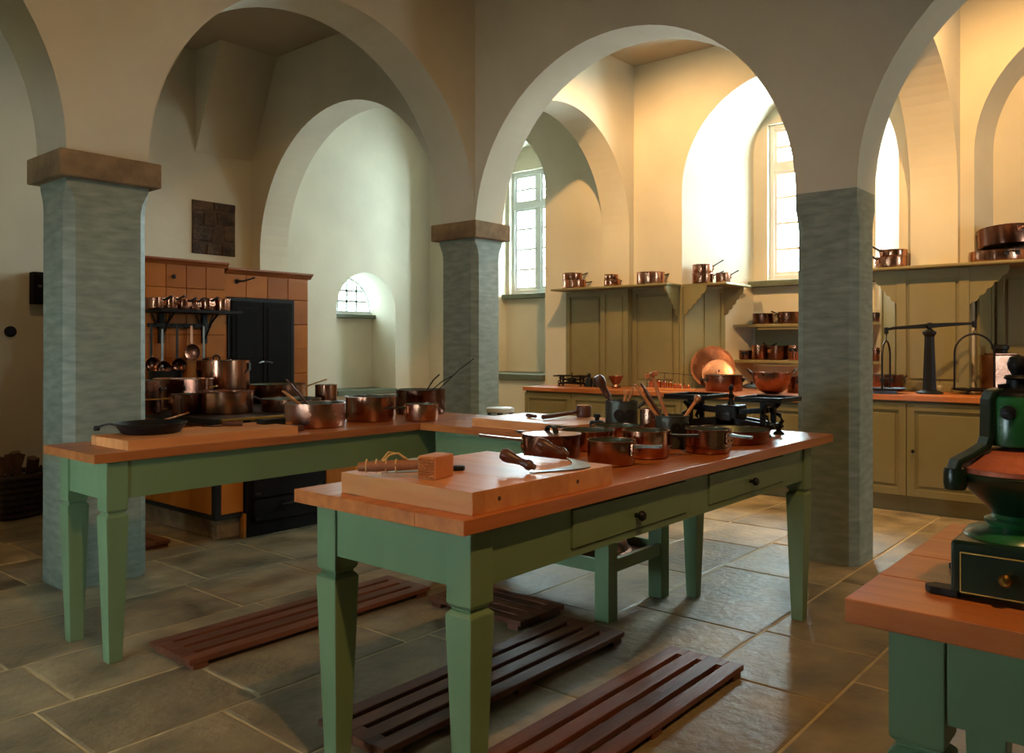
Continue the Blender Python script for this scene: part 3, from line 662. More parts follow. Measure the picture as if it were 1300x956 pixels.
# small items on the cross table
Pb = HT + .045
a = Vector(at(741, 529.5, Pb)); hd = Vector(at(693, 533, Pb)); v = hd - a
t = thing('wooden_mallet', 'dark wooden mallet with pale end grain on the cross table board', 'mallet', (a.x, a.y, Pb + .001), math.degrees(math.atan2(v.y, v.x)))
MB().lathe([(0, 0), (.036, 0), (.040, .008), (.040, .052), (.036, .06), (0, .06)], 20).build('head', 'dark_wood', t, smooth=40)
MB().lathe([(0, .0601), (.035, .0601), (.034, .062), (0, .063)], 20).build('end_grain', 'board_wood', t)
MB().tube([(.035, 0, .032), (.10, 0, .024), (v.length + .02, 0, .013)], .010, 10, scales=[.9, .95, 1.2]).build('handle', 'dark_wood', t, smooth=60)
a = Vector(at(669, 530, Pb)); b = Vector(at(699, 533, Pb)); v = b - a
t = thing('paring_knife', 'small knife with turned dark grip lying before the wooden mallet', 'knife', (a.x, a.y, Pb), math.degrees(math.atan2(v.y, v.x)) - 12)
MB().tube([(0, 0, .012), (.03, 0, .012), (.06, 0, .012), (.09, 0, .012)], .010, 10, scales=[.9, 1.15, .8, .9]).build('handle', 'dark_wood', t, smooth=60)
MB().prism([(.09, -.008), (.17, -.002), (.19, .006), (.09, .008)], .008, .010, 'z').build('blade', 'steel', t)
x, y, z = pd(758, 3.86, HT)
t = thing('iron_weight', 'black iron weight with knob beside the cross table board', 'weight', (x, y, HT + .001))
MB().lathe([(0, 0), (.034, 0), (.036, .006), (.036, .055), (.030, .064), (.011, .068), (.010, .076), (.018, .084), (.016, .096), (0, .1)], 20).build('body', 'black_iron', t, smooth=35)
MB().lathe([(.0365, .02), (.038, .022), (.038, .028), (.0365, .03)], 20).build('band', 'iron', t, smooth=35)
# ------------------------------------------------------------------ table by the range
G2 = 'copper pans on the table by the range'
tB1 = survey(400, 545, 75, 514, HT)
pan('saucepan', 'large copper pan holding wooden paddles on the table by the range', tB1, 'copper_pale', [('long', 60, .16, .03)], group=G2)
for i, (ang, ln, lb, mm) in enumerate(((150, .27, 'dark flat paddle standing upright in the large copper pan', 'dark_wood'), (165, .25, 'narrow wooden paddle leaning in the large copper pan', 'utensil_wood'), (-60, .16, 'metal-edged scraper lying over the rim of the large copper pan', 'dark_pewter'))):
    spoon(lb, tB1[0], tB1[1], tB1[2], .30 if i == 0 else (.6 if i == 1 else .9), ang, ln, 'paddle', mm, 'paddle', 'paddle', 'paddles in the large copper pan')
pan('saucepan', 'wide copper pan standing between the paddle pan and the dark stockpot', survey(471.5, 536.5, 64, 505, HT), 'copper', [('long', 20, .15, .02)], group=G2)
pan('saucepan', 'small copper saucepan in front of the dark stockpot', survey(535.5, 536, 42, 514, HT), 'copper', [('long', 150, .12, .0)], group=G2)
t = pan('stockpot', 'dark copper stockpot with three long iron handles rising from it', survey(534, 528, 62, 496, HT), 'copper_dark', cat='pot')
r, h = survey(534, 528, 62, 496, HT)[1:]
for ang, rr, ln, rise in ((-30, .02, .10, .09), (-45, .05, .14, .08), (-50, .09, .24, .19)):
    M = rotz(ang); MB().bar([(rr - .02, 0, h - .05), (rr + .02, 0, h - .005), (rr + ln * .6, 0, h + rise * .62), (rr + ln, 0, h + rise)], .016, .006, M).build('handle', 'black_iron', t, bev=.001)
a = Vector(at(199, 552, HT + .04)); r = 82 / 2 * 3.75 / FPX
t = thing('frying_pan', 'black iron frying pan on the chopping board before the grey pillar', 'frying pan', (a.x + .02, a.y + r * .62, HT + .042))
MB().lathe([(0, 0), (r * .74, 0), (r * .8, .003), (r, .044), (r - .004, .045), (r * .78, .006), (0, .005)], 36).build('body', 'black_iron', t, smooth=40)
M = rotz(140); MB().bar([(r * .9, 0, .034), (r + .02, 0, .040), (r + .05, 0, .034), (r + .075, 0, .020)], .024, .008, M, scales=[1.2, .9, 1, 1.3]).build('handle', 'black_iron', t, bev=.002)
MB().lathe([(0, 0), (.012, 0), (.014, .01), (.010, .02), (0, .022)], 12, M @ T(r + .072, 0, .012)).build('handle_end', 'black_iron', t, smooth=50)
def rod_tool(name, label, cat, p0, p1, z, parts):
    a = Vector(at(*p0, z)); b = Vector(at(*p1, z)); v = b - a
    t = thing(name, label, cat, (a.x, a.y, z + .001), math.degrees(math.atan2(v.y, v.x))); parts(t, v.length); return t
def knife_parts(t, L):
    MB().prism([(0, -.004), (L * .5, -.016), (L * .5, .012), (L * .2, .010)], 0, .003, 'z').build('blade', 'black_iron', t)
    MB().tube([(L * .5, 0, .012), (L * .7, 0, .014), (L, 0, .012)], .014, 10, scales=[.8, 1, .9]).build('handle', 'dark_wood', t, smooth=60)
rod_tool('chef_knife', 'dark bladed knife lying on the board beside the frying pan', 'knife', (256, 542), (308, 541), HT + .04, knife_parts)
def spit2(t, L):
    MB().tube([(0, 0, .012), (L * .5, 0, .013), (L, 0, .016)], .006, 8).build('rod', 'utensil_wood', t, smooth=60)
    MB().tube([(L, 0, .016), (L + .02, 0, .018)], .009, 8).build('end', 'iron', t, smooth=60)
rod_tool('wooden_rod', 'thin wooden rod lying on the range behind the frying pan', 'rod', (208, 536), (240, 527), RZ, spit2)
a = at(341, 551, HT); t = thing('knife_block', 'low dark slotted block at the end of the frying pan board', 'block', (a[0], a[1], HT + .001))
MB().box(0, .20, 0, .10, 0, .026).build('lower_slab', 'dark_wood', t, bev=.003); MB().box(.01, .13, .05, .12, .0265, .062).build('upper_slab', 'black_iron', t, bev=.003)
MB().box(.13, .17, .055, .085, .0265, .04).build('wedge', 'utensil_wood', t, bev=.002)
# ------------------------------------------------------------------ tiled range
RZ = .79
SX0, SX1, SY0, SY1 = 2.76, 4.40, 4.80, 6.19
t = thing('kitchen_range', 'big orange tiled kitchen range with black iron oven doors and copper pots on top', 'range', (0, 0, 0))
MB().box(SX0 + .05, SX1 - .05, SY0 + .06, SY1, 0, .14).build('plinth', 'sandstone', t, bev=.008)
MB().box(SX0 + .012, SX1 - .012, SY0 + .012, SY1, .14, RZ - .04).build('core', 'oven_grout', t)
def tiles(parent, axis, a0, a1, z0, z1, fixed, na, nz, outw, m_='oven_tile', th=.014):
    for i in range(na):
        for k in range(nz):
            a, b = a0 + (a1 - a0) * i / na + .0015, a0 + (a1 - a0) * (i + 1) / na - .0015
            c, d = z0 + (z1 - z0) * k / nz + .0015, z0 + (z1 - z0) * (k + 1) / nz - .0015
            m = MB()
            if axis == 'x': m.box(a, b, min(fixed, fixed + outw * th), max(fixed, fixed + outw * th), c, d)
            else: m.box(min(fixed, fixed + outw * th), max(fixed, fixed + outw * th), a, b, c, d)
            m.build('tile', m_, parent, bev=.003, bseg=1)
tiles(t, 'y', SY0 + .04, SY1, .17, RZ - .06, SX0 + .012, 5, 2, -1)
tiles(t, 'x', SX0 + .04, SX0 + .20, .17, RZ - .06, SY0 + .012, 1, 2, -1)
tiles(t, 'x', 3.62, SX1, .17, RZ - .06, SY0 + .012, 3, 2, -1)
MB().box(SX0 - .004, SX0 + .04, SY0 - .004, SY0 + .04, .14, RZ - .04).build('corner_iron', 'black_iron', t, bev=.003)
MB().box(SX0 - .006, SX1, SY0 - .006, SY0 + .01, .14, .165).build('bottom_rail', 'black_iron', t); MB().box(SX0 - .006, SX0 + .01, SY0 + .01, SY1, .14, .165).build('bottom_rail', 'black_iron', t)
MB().box(SX0 - .03, SX1 + .02, SY0 - .03, SY1, RZ - .04, RZ).build('hotplate', 'black_iron', t, bev=.005)
MB().tube([(SX0, SY0 - .07, RZ - .008), (SX1, SY0 - .07, RZ - .008)], .010, 10).build('towel_rail', 'brass', t, smooth=60)
for x in (SX0 + .02, 3.0, 3.55, 4.1, SX1 - .02): MB().tube([(x, SY0 - .07, RZ - .008), (x, SY0 - .025, RZ - .02)], .013, 8).build('rail_post', 'brass', t, smooth=60)
MB().tube([(3.36, SY0 - .07, RZ - .008), (3.42, SY0 - .07, RZ - .008), (3.50, SY0 - .07, RZ - .008)], .018, 10, scales=[.85, 1, .85]).build('rail_grip', 'utensil_wood', t, smooth=60)
of = MB().box(2.965, 3.60, SY0 - .03, SY0 + .02, .0, RZ - .041).build('oven_front', 'black_enamel', t, bev=.004)
for (a, b, c, d) in ((3.01, 3.56, .09, .235), (3.01, 3.56, .25, .46), (3.01, 3.56, .48, .70)):
    dd = MB().box(a, b, SY0 - .046, SY0 - .03, c, d).build('oven_door', 'black_enamel', t, bev=.005)
    MB().tube([(3.22, SY0 - .048, (c + d) / 2 + .03), (3.23, SY0 - .07, (c + d) / 2 + .03), (3.36, SY0 - .07, (c + d) / 2 + .03), (3.37, SY0 - .048, (c + d) / 2 + .03)], .006, 8).build('door_handle', 'iron', dd, smooth=60)
    for hx in (a + .01, b - .05): MB().box(hx, hx + .04, SY0 - .052, SY0 - .046, c + .02, c + .035).build('hinge', 'iron', dd)
MB().box(2.945, 2.964, SY0 - .028, SY0 + .01, .0, .16).build('foot_strip', 'oven_tile', t)
# tall oven wall behind the range
OY = 6.20
t = thing('tiled_oven', 'tall orange tiled warming oven with black iron double door behind the range', 'oven', (0, 0, 0))
MB().box(2.98, 3.655, OY + .014, 7.55, 0, 1.90).build('core', 'oven_grout', t); MB().box(3.66, 4.50, OY + .044, 7.55, 0, 1.86).build('core', 'oven_grout', t)
tiles(t, 'x', 2.98, 3.652, RZ, 1.90, OY + .014, 4, 6, -1)
for a, b, c, d, na, nz in ((3.66, 4.496, 1.665, 1.86, 4, 1), (4.345, 4.496, RZ, 1.665, 1, 4), (3.66, 3.69, RZ, 1.665, 1, 4)): tiles(t, 'x', a, b, c, d, OY + .044, na, nz, -1)
tiles(t, 'y', OY + .05, 7.5, RZ, 1.86, 4.50, 5, 5, 1)
MB().prism([(OY - .03, 1.945), (OY - .03, 1.93), (OY - .012, 1.915), (OY - .002, 1.90), (OY + .05, 1.90), (OY + .05, 1.945)], 2.96, 3.675, 'x').build('cornice', 'oven_trim', t)
MB().prism([(OY - .01, 1.91), (OY - .01, 1.895), (OY + .015, 1.88), (OY + .03, 1.86), (OY + .08, 1.86), (OY + .08, 1.91)], 3.676, 4.53, 'x').build('cornice', 'oven_trim', t)
MB().box(4.48, 4.53, OY + .081, 7.55, 1.86, 1.91).build('cornice', 'oven_trim', t)
MB().box(3.69, 4.345, OY + .018, OY + .043, RZ, 1.665).build('door_frame', 'black_iron', t, bev=.004)
for a, b in ((3.72, 4.015), (4.02, 4.315)):
    dd = MB().box(a, b, OY + .004, OY + .018, RZ + .02, 1.635).build('oven_door', 'black_enamel', t, bev=.004)
    MB().box(a + .04, b - .04, OY - .002, OY + .004, RZ + .08, 1.58).build('door_panel', 'black_enamel', dd, bev=.004)
    MB().tube([(4.0 if a < 4 else 4.035, OY + .002, 1.12), (4.0 if a < 4 else 4.035, OY - .03, 1.12), (3.95 if a < 4 else 4.085, OY - .035, 1.11)], .007, 8).build('door_handle', 'steel', dd, smooth=60)
knob(t, 3.20, OY, 1.80, 'black_iron', .018)
hk = MB().tube([(3.78, OY + .03, 1.80), (3.78, OY - .02, 1.80), (3.80, OY - .035, 1.80), (3.90, OY - .05, 1.835)], .008, 8).build('damper_hook', 'black_iron', t, smooth=60)
MB().lathe([(0, 0), (.022, 0), (.02, .008), (0, .01)], 14, T(3.78, OY + .03, 1.80) @ Matrix.Rotation(math.pi / 2, 4, 'X')).build('hook_rose', 'black_iron', hk, smooth=40)
MB().tube([(3.57 + .03 * math.cos(a), OY - .012, 1.15 + .03 * math.sin(a)) for a in [2 * math.pi * i / 20 for i in range(20)]], .006, 8, True, up=(0, 1, 0)).build('ring_handle', 'black_iron', t, smooth=60)
# shelf and rail on the oven
SHZ = 1.535
t = thing('pan_shelf', 'dark iron shelf with brackets and hanging rail on the tiled oven', 'shelf', (0, 0, 0))
MB().box(2.98, 3.66, OY - .26, OY - .004, SHZ - .024, SHZ).build('shelf_board', 'black_iron', t, bev=.003)
for x in (3.10, 3.46):
    b = MB().box(x - .022, x + .022, OY - .03, OY - .004, SHZ - .26, SHZ - .025).build('bracket', 'black_iron', t, bev=.004)
    MB().tube([(x, OY - .03, SHZ - .22), (x, OY - .12, SHZ - .10), (x, OY - .22, SHZ - .03)], .008, 8).build('bracket_strut', 'black_iron', b, smooth=60)
    for s_ in (-1, 1): MB().tube([(x, OY - .02, SHZ - .15), (x + s_ * .05, OY - .02, SHZ - .09), (x + s_ * .075, OY - .02, SHZ - .03)], .006, 8).build('bracket_scroll', 'black_iron', b, smooth=60)
MB().box(2.98, 3.50, OY - .05, OY - .036, SHZ - .135, SHZ - .105).build('hanging_rail', 'black_iron', t, bev=.002)
for x in (3.035, 3.17, 3.265, 3.36, 3.44): MB().tube([(x, OY - .052, SHZ - .11), (x, OY - .075, SHZ - .125), (x, OY - .07, SHZ - .10)], .003, 6).build('hook', 'black_iron', t)
def on_oven(px, y_): 
    v1 = FW[1] + (px - CX) / FPX * RT[1]; return pd(px, y_ / v1, 0)
G3 = 'small copper pans on the iron shelf'
for px, wpx, hh, lb, ang in ((197, 24, .085, 'wide copper pan beside the grey pillar on the iron shelf', -60), (216, 19, .095, 'second copper pan from the grey pillar on the iron shelf', -60), (233.5, 17, .08, 'narrow low copper pan midway along the iron shelf', -70),
                             (247, 14, .082, 'smallest copper pan of the iron shelf', -80), (263, 18, .095, 'copper pan with upright handle second from the shelf end', -80), (282.5, 19, .098, 'copper pan at the end of the iron shelf over the black oven door', 150)):
    P_ = on_oven(px, OY - .13); d_ = P_[0] * FW[0] + P_[1] * FW[1]
    pan('saucepan', lb, ((P_[0], P_[1], SHZ), wpx / 2 * d_ / FPX, hh), 'copper', [('long', ang, .07, .03)], group=G3)
def hanging(name, label, cat, px, ztop, zbot, kind, m_='iron'):
    P_ = on_oven(px, OY - .078); L = ztop - zbot
    t = thing(name, label, cat, (P_[0], P_[1], ztop), 0, 'utensils hanging from the iron rail')
    if kind == 'sieve':
        R = .066
        MB().bar([(0, 0, 0), (0, 0, -.06), (0, 0, -(L - 2 * R))], .022, .005, None, up=(0, 1, 0)).build('handle', 'copper_pale', t, bev=.001)
        M = T(0, -.004, -(L - R)) @ Matrix.Rotation(math.pi / 2, 4, 'X')
        MB().lathe([(0, -.010), (R * .6, -.007), (R * .93, 0), (R, .004), (R, .012), (R * .94, .012), (R * .9, .004), (R * .55, -.003), (0, -.006)], 28, M).build('disc', 'copper_dark', t, smooth=40)
    else:
        MB().bar([(0, 0, 0), (0, 0, -L * .4), (0, 0, -(L - .06))], .018, .005, None, up=(0, 1, 0)).build('handle', m_, t, bev=.001)
        M = T(0, -.03, -(L - .05)) @ Matrix.Rotation(math.pi / 2, 4, 'X')
        MB().lathe([(0, -.035), (.03, -.032), (.055, -.014), (.062, 0), (.059, 0), (.052, -.013), (.028, -.028), (0, -.031)], 24, M).build('bowl', 'copper_dark', t, smooth=40)
    return t
hanging('ladle', 'iron ladle with copper bowl hanging nearest the grey pillar', 'ladle', 192, SHZ - .12, 1.06, 'ladle')
hanging('ladle', 'steel-handled ladle hanging second from the grey pillar', 'ladle', 206, SHZ - .15, 1.03, 'ladle', 'steel')
hanging('ladle', 'dark curved ladle hanging beside the copper skimmer', 'ladle', 225, SHZ - .12, 1.05, 'ladle')
hanging('skimmer', 'round copper skimmer hanging from the iron rail', 'skimmer', 243, SHZ - .12, 1.14, 'sieve')
hanging('ladle', 'pale steel ladle hanging beside the shelf bracket', 'ladle', 258.5, SHZ - .12, 1.05, 'ladle', 'steel')
# pots on the range
G4 = 'copper pots on the tiled range'
Z4 = RZ
pan('saute_pan', 'large lidded copper saute pan at the front edge of the range', survey(287.5, 527, 65, 499, Z4), 'copper', [('lid', 'copper_dark', False, .004)], cat='pan', group=G4)
pan('saucepan', 'copper saucepan beside the lidded saute pan', survey_d(235, 5.56, 36, 501, Z4), 'copper_dark', [('long', 165, .18, .0, 'brass')], group=G4)
pan('stockpot', 'tall copper pot beside the grey pillar on the range', survey_d(180, 5.62, 46, 484, Z4), 'copper_dark', [('loop', -30, .03), ('loop', 150, .04)], cat='pot', group=G4)
t = pan('stockpot', 'round copper cauldron with bail handle rising above the range pots', survey_d(283.5, 6.36, 64, 458, Z4), 'copper', None, cat='pot', group=G4, bulge=[(.12, .0), (.165, .02), (.19, .09), (.198, .16)])
(x, y, z), r, h = survey_d(283.5, 6.36, 64, 458, Z4)
M = rotz(-50); b = [(r * 1.03 * math.cos(a), -r * .75 * math.sin(a), h - .05 - r * .62 * math.sin(a)) for a in [math.pi * i / 18 for i in range(19)]]
MB().tube(b, .006, 8, M=M).build('bail_handle', 'iron', t, smooth=60)
for s_ in (-1, 1): MB().box(s_ * r - .008, s_ * r + .012, -.02, .02, h - .08, h - .02, M).build('bail_ear', 'iron', t, bev=.002)
(x, y, z) = pd(233, 5.98, Z4)
t = thing('fish_kettle', 'long copper fish kettle lying across the range', 'kettle', (x, y, Z4 + .001), -48)
def oval(a, b, n=36): return [(a * math.copysign(abs(math.cos(q)) ** .6, math.cos(q)), b * math.copysign(abs(math.sin(q)) ** .6, math.sin(q))) for q in [2 * math.pi * i / n for i in range(n)]]
hh = .225; o1 = oval(.205, .085); o2 = oval(.202, .082); n = 36
vs = [(x, y, 0) for x, y in o1] + [(x, y, hh) for x, y in o1] + [(x, y, hh) for x, y in o2] + [(x, y, .006) for x, y in o2]
MB().add(vs, [tuple(range(n - 1, -1, -1)), tuple(3 * n + i for i in range(n))] + [(k * n + i, k * n + (i + 1) % n, (k + 1) * n + (i + 1) % n, (k + 1) * n + i) for k in range(3) for i in range(n)]).build('body', 'copper_dark', t, smooth=40)
MB().tube([(x * 1.01, y * 1.02, hh) for x, y in o1], .005, 6, True).build('rim', 'copper_pale', t, smooth=60)
for s_ in (-1, 1): MB().tube([(s_ * .203, -.04, .16), (s_ * .235, -.03, .17), (s_ * .235, .03, .17), (s_ * .203, .04, .16)], .006, 8).build('handle', 'brass', t, smooth=60)
pan('saute_pan', 'low copper pan with long handle before the black oven doors', survey_d(352, 6.75, 70, 489, Z4), 'copper', [('long', -15, .2, .06, 'brass')], cat='pan', group=G4)
pan('saute_pan', 'shallow copper pan with dark handle in front of the low pan', survey_d(370, 5.90, 74, 508, Z4), 'copper_dark', [('long', 120, .20, .06)], cat='pan', group=G4)
pan('saucepan', 'small copper pot with arched handle at the end of the range', survey_d(414, 6.2, 27, 489, Z4), 'copper', [('loop', 40, .03, 'iron', .9)], group=G4)
pan('saute_pan', 'flat dark pan at the back of the range below the ladles', survey_d(210, 6.26, 40, 471, Z4 + .001), 'black_iron', [('loop', -40, .035)], cat='pan', group=G4, lining='black_iron')
# ------------------------------------------------------------------ counters along the outer wall
def panel_door(parent, axis, fixed, a0, a1, z0, z1, name='door', m_='olive_paint', st=.055, out=-1, th=.02):
    """frame-and-panel door; axis is the running direction; faces -x or -y"""
    def bx(m, a, b, c, d, t0, t1):
        lo, hi = sorted((fixed + out * t0, fixed + out * t1))
        m.box(lo, hi, a, b, c, d) if axis == 'y' else m.box(a, b, lo, hi, c, d)
        return m
    o = bx(MB(), a0 + .003, a1 - .003, z0, z1, 0, th * .45).build(name, m_, parent)
    for (a, b, c, d) in ((a0 + .003, a0 + st, z0, z1), (a1 - st, a1 - .003, z0, z1), (a0 + st, a1 - st, z0, z0 + st), (a0 + st, a1 - st, z1 - st, z1)):
        bx(MB(), a, b, c, d, th * .45, th).build('frame_rail', m_, o, bev=.002)
    if a1 - a0 > .2: bx(MB(), a0 + st + .025, a1 - st - .025, z0 + st + .025, z1 - st - .025, th * .45, th * .8).build('raised_field', m_, o, bev=.004)
    return o
CF = 6.62
def cabinet_run(labels, ys, h, wtop_label, back):
    for (a, b), lb in zip(zip(ys, ys[1:]), labels):
        t = thing('base_cabinet', lb, 'cabinet', (0, 0, 0), 0, 'green base cabinets along the window wall')
        MB().box(CF, 7.25, a + .001, b - .001, .10, h - .04).build('body', 'olive_paint', t)
        MB().box(CF + .04, 7.25, a + .001, b - .001, 0, .10).build('plinth', 'olive_paint', t)
        nd = 2 if b - a > .75 else 1
        for k in range(nd):
            p, q = a + (b - a) * k / nd, a + (b - a) * (k + 1) / nd
            dd = panel_door(t, 'y', CF, p, q, .13, h - .06)
            knob(dd, CF - .02, q - .05, .42 + (h - .835), 'black_iron', .014, (-1, 0, 0))
    t = thing('worktop', wtop_label, 'worktop', (0, 0, 0))
    y0, y1 = ys[0] - .01, ys[-1] + .01; n = 3
    for i in range(n):
        a, b = CF - .04 + (7.25 - CF + .04) * i / n, CF - .04 + (7.25 - CF + .04) * (i + 1) / n
        MB().box(a + .0005, b - .0005, y0, y1, h - .04, h).build('plank', 'table_wood_y', t, bev=.002)
    for a, b in back: MB().box(7.2505, XW - .004, a, b, h - .04, h).build('plank', 'table_wood_y', t)
    return t
HL, HR = .835, .885
cabinet_run(['green base cabinet behind the plain pillar', 'green base cabinet below the copper bowl', 'green base cabinet below the leaning copper disc', 'green base cabinet below the copper weights',
             'green base cabinet at the open end below the small black scales'], [2.36, 2.97, 3.58, 4.19, 4.80, 5.40], HL, 'orange beech worktop below the shelf of small saucepans', [(2.35, 4.53), (4.88, 5.41)])
# the worktop reaches into the middle niche
t = thing('niche_worktop', 'beech board filling the niche below the copper shelves', 'worktop', (0, 0, 0))
for i in range(3):
    a, b = XW + .001 + (ND - .01) * i / 3, XW + (ND - .01) * (i + 1) / 3
    sp = .42 * ((b - XW) / ND) + .006
    MB().box(a, b - .001, 1.96 + sp, 3.97 - sp, HL - .03, HL).build('plank', 'table_wood_y', t)
cabinet_run(['green base cabinet at the far corner of the counter with the coffee grinder before it', 'green base cabinet partly hidden by the coffee grinder', 'green base cabinet with round knob below the hanging balance', 'green base cabinet just beside the plain pillar'],
            [-.16, .46, 1.08, 1.70, 2.32], HR, 'orange beech worktop under the hanging balance', [(-.17, 1.48), (1.85, 2.33)])
t = thing('niche_worktop', 'beech board filling the recess under the copper canister', 'worktop', (0, 0, 0))
for a, b in ((7.351, 7.50), (7.501, 7.66)): MB().box(a, b, -.55, 1.33, HR - .035, HR).build('plank', 'table_wood_y', t)
# panelled pier cupboards
PX = 7.30
t = thing('pier_cupboard', 'tall olive panelled cupboard between corner arch and middle window niche', 'cupboard', (0, 0, 0))
panel_door(t, 'y', XW - .012, 3.99, 4.535, HL + .002, 1.845, th=.03)
panel_door(t, 'y', 7.255, 4.530, 4.874, HL + .002, 1.845, th=.03)
panel_door(t, 'y', XW - .012, 4.875, 5.39, HL + .002, 1.845, th=.03)
MB().box(7.256, XW - .012, 4.528, 4.539, HL + .002, 1.845).build('corner_board', 'olive_paint', t)
MB().box(7.315, 7.356, 3.957, 3.989, HL + .002, 1.845).build('corner_post', 'olive_paint', t)
# panelling along the splayed jamb
ang = math.degrees(math.atan2(-.42, ND)); M = T(XW + .004, 3.966, 0) @ rotz(ang)
for a, b, c, d, t0, t1 in ((0, .48, HL + .002, 1.845, -.012, 0), (0, .05, HL + .002, 1.845, -.022, -.012), (.43, .48, HL + .002, 1.845, -.022, -.012), (.05, .43, HL + .002, HL + .06, -.022, -.012), (.05, .43, 1.79, 1.845, -.022, -.012), (.235, .25, HL + .06, 1.79, -.022, -.012)):
    MB().box(a, b, t0, t1, c, d, M).build('jamb_panel', 'olive_paint', t)
t = thing('pier_cupboard', 'tall olive panelled cupboard behind the hanging balance', 'cupboard', (0, 0, 0))
panel_door(t, 'y', XW - .012 - .08, 1.40, 1.94, HR + .002, 1.875, st=.075, th=.03)
MB().box(7.25, XW - .005, 1.405, 1.485, HR + .002, 1.875).build('filler', 'olive_paint', t); MB().box(7.25, XW - .005, 1.845, 1.935, HR + .002, 1.875).build('filler', 'olive_paint', t)
M = T(XW + .006, 1.962, 0) @ rotz(math.degrees(math.atan2(.42, ND)))
for a, b, c, d, t0, t1 in ((0, .48, HL + .002, 1.875, 0, .012), (0, .05, HL + .002, 1.875, .012, .022), (.43, .48, HL + .002, 1.875, .012, .022), (.05, .43, HL + .002, HL + .06, .012, .022), (.05, .43, 1.82, 1.875, .012, .022)):
    MB().box(a, b, t0, t1, c, d, M).build('jamb_panel', 'olive_paint', t)
t = thing('niche_panelling', 'dark olive panelling in the recess behind the copper canister', 'panelling', (0, 0, 0))
for i in range(4): panel_door(t, 'y', 7.70, -.55 + .46 * i, -.09 + .46 * i, HR + .002, 1.875, name='panel', th=.03)
M = T(7.353, 1.372, 0) @ rotz(-8.1)
MB().box(0, .33, -.012, 0, HR + .002, 1.875, M).build('side_board', 'olive_paint', t)
for a, b in ((0, .05), (.28, .33)): MB().box(a, b, -.02, -.012, HR + .002, 1.875, M).build('frame_rail', 'olive_paint', t)
def bracket_poly(s=1.0, w_=.26, h=.30):
    pts = [(0, 0), (w_, 0), (w_, -.03)]
    for i in range(5):
        u0, u1 = i / 5, (i + 1) / 5; x0, z0 = w_ * (1 - .92 * u0), -.03 - (h - .05) * u0; x1, z1 = w_ * (1 - .92 * u1), -.03 - (h - .05) * u1
        for k in range(1, 5):
            q = k / 4; bx, bz = x0 + (x1 - x0) * q, z0 + (z1 - z0) * q; bul = .014 * math.sin(math.pi * q)
            pts.append((bx + bul * .7, bz - bul * .7))
    pts += [(.0, -h)]
    return [(a * s, b * s) for a, b in pts]
t = thing('saucepan_shelf', 'olive shelf with scalloped brackets above the corner cupboard', 'shelf', (0, 0, 0))
ZS = 1.85
MB().box(7.04, XW - .014, 3.975, 5.40, ZS, ZS + .022).build('shelf_board', 'olive_paint', t, bev=.007)
MB().box(XW - .013, XW + .56, 3.50, 3.70, ZS, ZS + .022).build('shelf_board', 'olive_paint', t, bev=.006)
MB().prism([(XW - .013, 3.701), (XW - .013, 3.974), (XW + .03, 3.955), (XW + .45, 3.715), (XW + .45, 3.701)], ZS, ZS + .022, 'z').build('shelf_board', 'olive_paint', t)
def rev(pl, x): return [(x - a, b) for a, b in pl]
MB().prism([(XW - .045 - a, ZS - .001 + b) for a, b in bracket_poly(1, .25, .30)], 3.992, 4.014, 'y').build('bracket', 'olive_paint', t)
MB().prism([(3.972 - a, ZS - .001 + b) for a, b in bracket_poly(1, .26, .30)], XW - .010, XW + .012, 'x').build('bracket', 'olive_paint', t)
MB().prism([(3.73 - a, ZS - .001 + b) for a, b in bracket_poly(1, .22, .30)], XW + .40, XW + .42, 'x').build('bracket', 'olive_paint', t)
t = thing('saucepan_shelf', 'olive shelf with scalloped brackets above the cupboard behind the balance', 'shelf', (0, 0, 0))
ZS2 = 1.88
MB().box(7.13, 7.345, .30, 2.17, ZS2, ZS2 + .024).build('shelf_board', 'olive_paint', t, bev=.007)
MB().box(7.346, 7.69, .30, 1.32, ZS2, ZS2 + .024).build('shelf_board', 'olive_paint', t)
MB().prism([(1.938 + a, ZS2 - .001 + b) for a, b in bracket_poly(1, .20, .28)], 7.235, 7.257, 'x').build('bracket', 'olive_paint', t)
MB().prism([(1.402 - a, ZS2 - .001 + b) for a, b in bracket_poly(1, .27, .30)], 7.235, 7.257, 'x').build('bracket', 'olive_paint', t)
# shelves in the middle niche
def jamb_y(x): return 3.98 - .42 * (x - XW) / ND, 1.95 + .42 * (x - XW) / ND
for z, lb in ((1.475, 'upper niche shelf carrying two copper pans below the window'), (1.115, 'lower niche shelf crowded with copper pans')):
    t = thing('niche_shelf', lb, 'shelf', (0, 0, 0))
    a = jamb_y(7.87); b = jamb_y(XB)
    MB().prism([(7.865, a[0] - .01), (7.865, a[1] + .01), (XB - .012, b[1] + .012), (XB - .012, b[0] - .012)], z - .03, z, 'z').build('shelf_board', 'olive_paint', t, bev=.004)
    MB().box(7.88, 7.90, b[1] + .14, b[0] - .14, z - .055, z - .031).build('shelf_lip', 'olive_paint', t)
MB().box(XB - .011, XB - .003, 2.39, 3.54, 1.115, 1.445).build('niche_back_panel', 'olive_paint'); tag(bpy.data.objects['niche_back_panel'], 'green painted back board between the two niche shelves', 'panel')
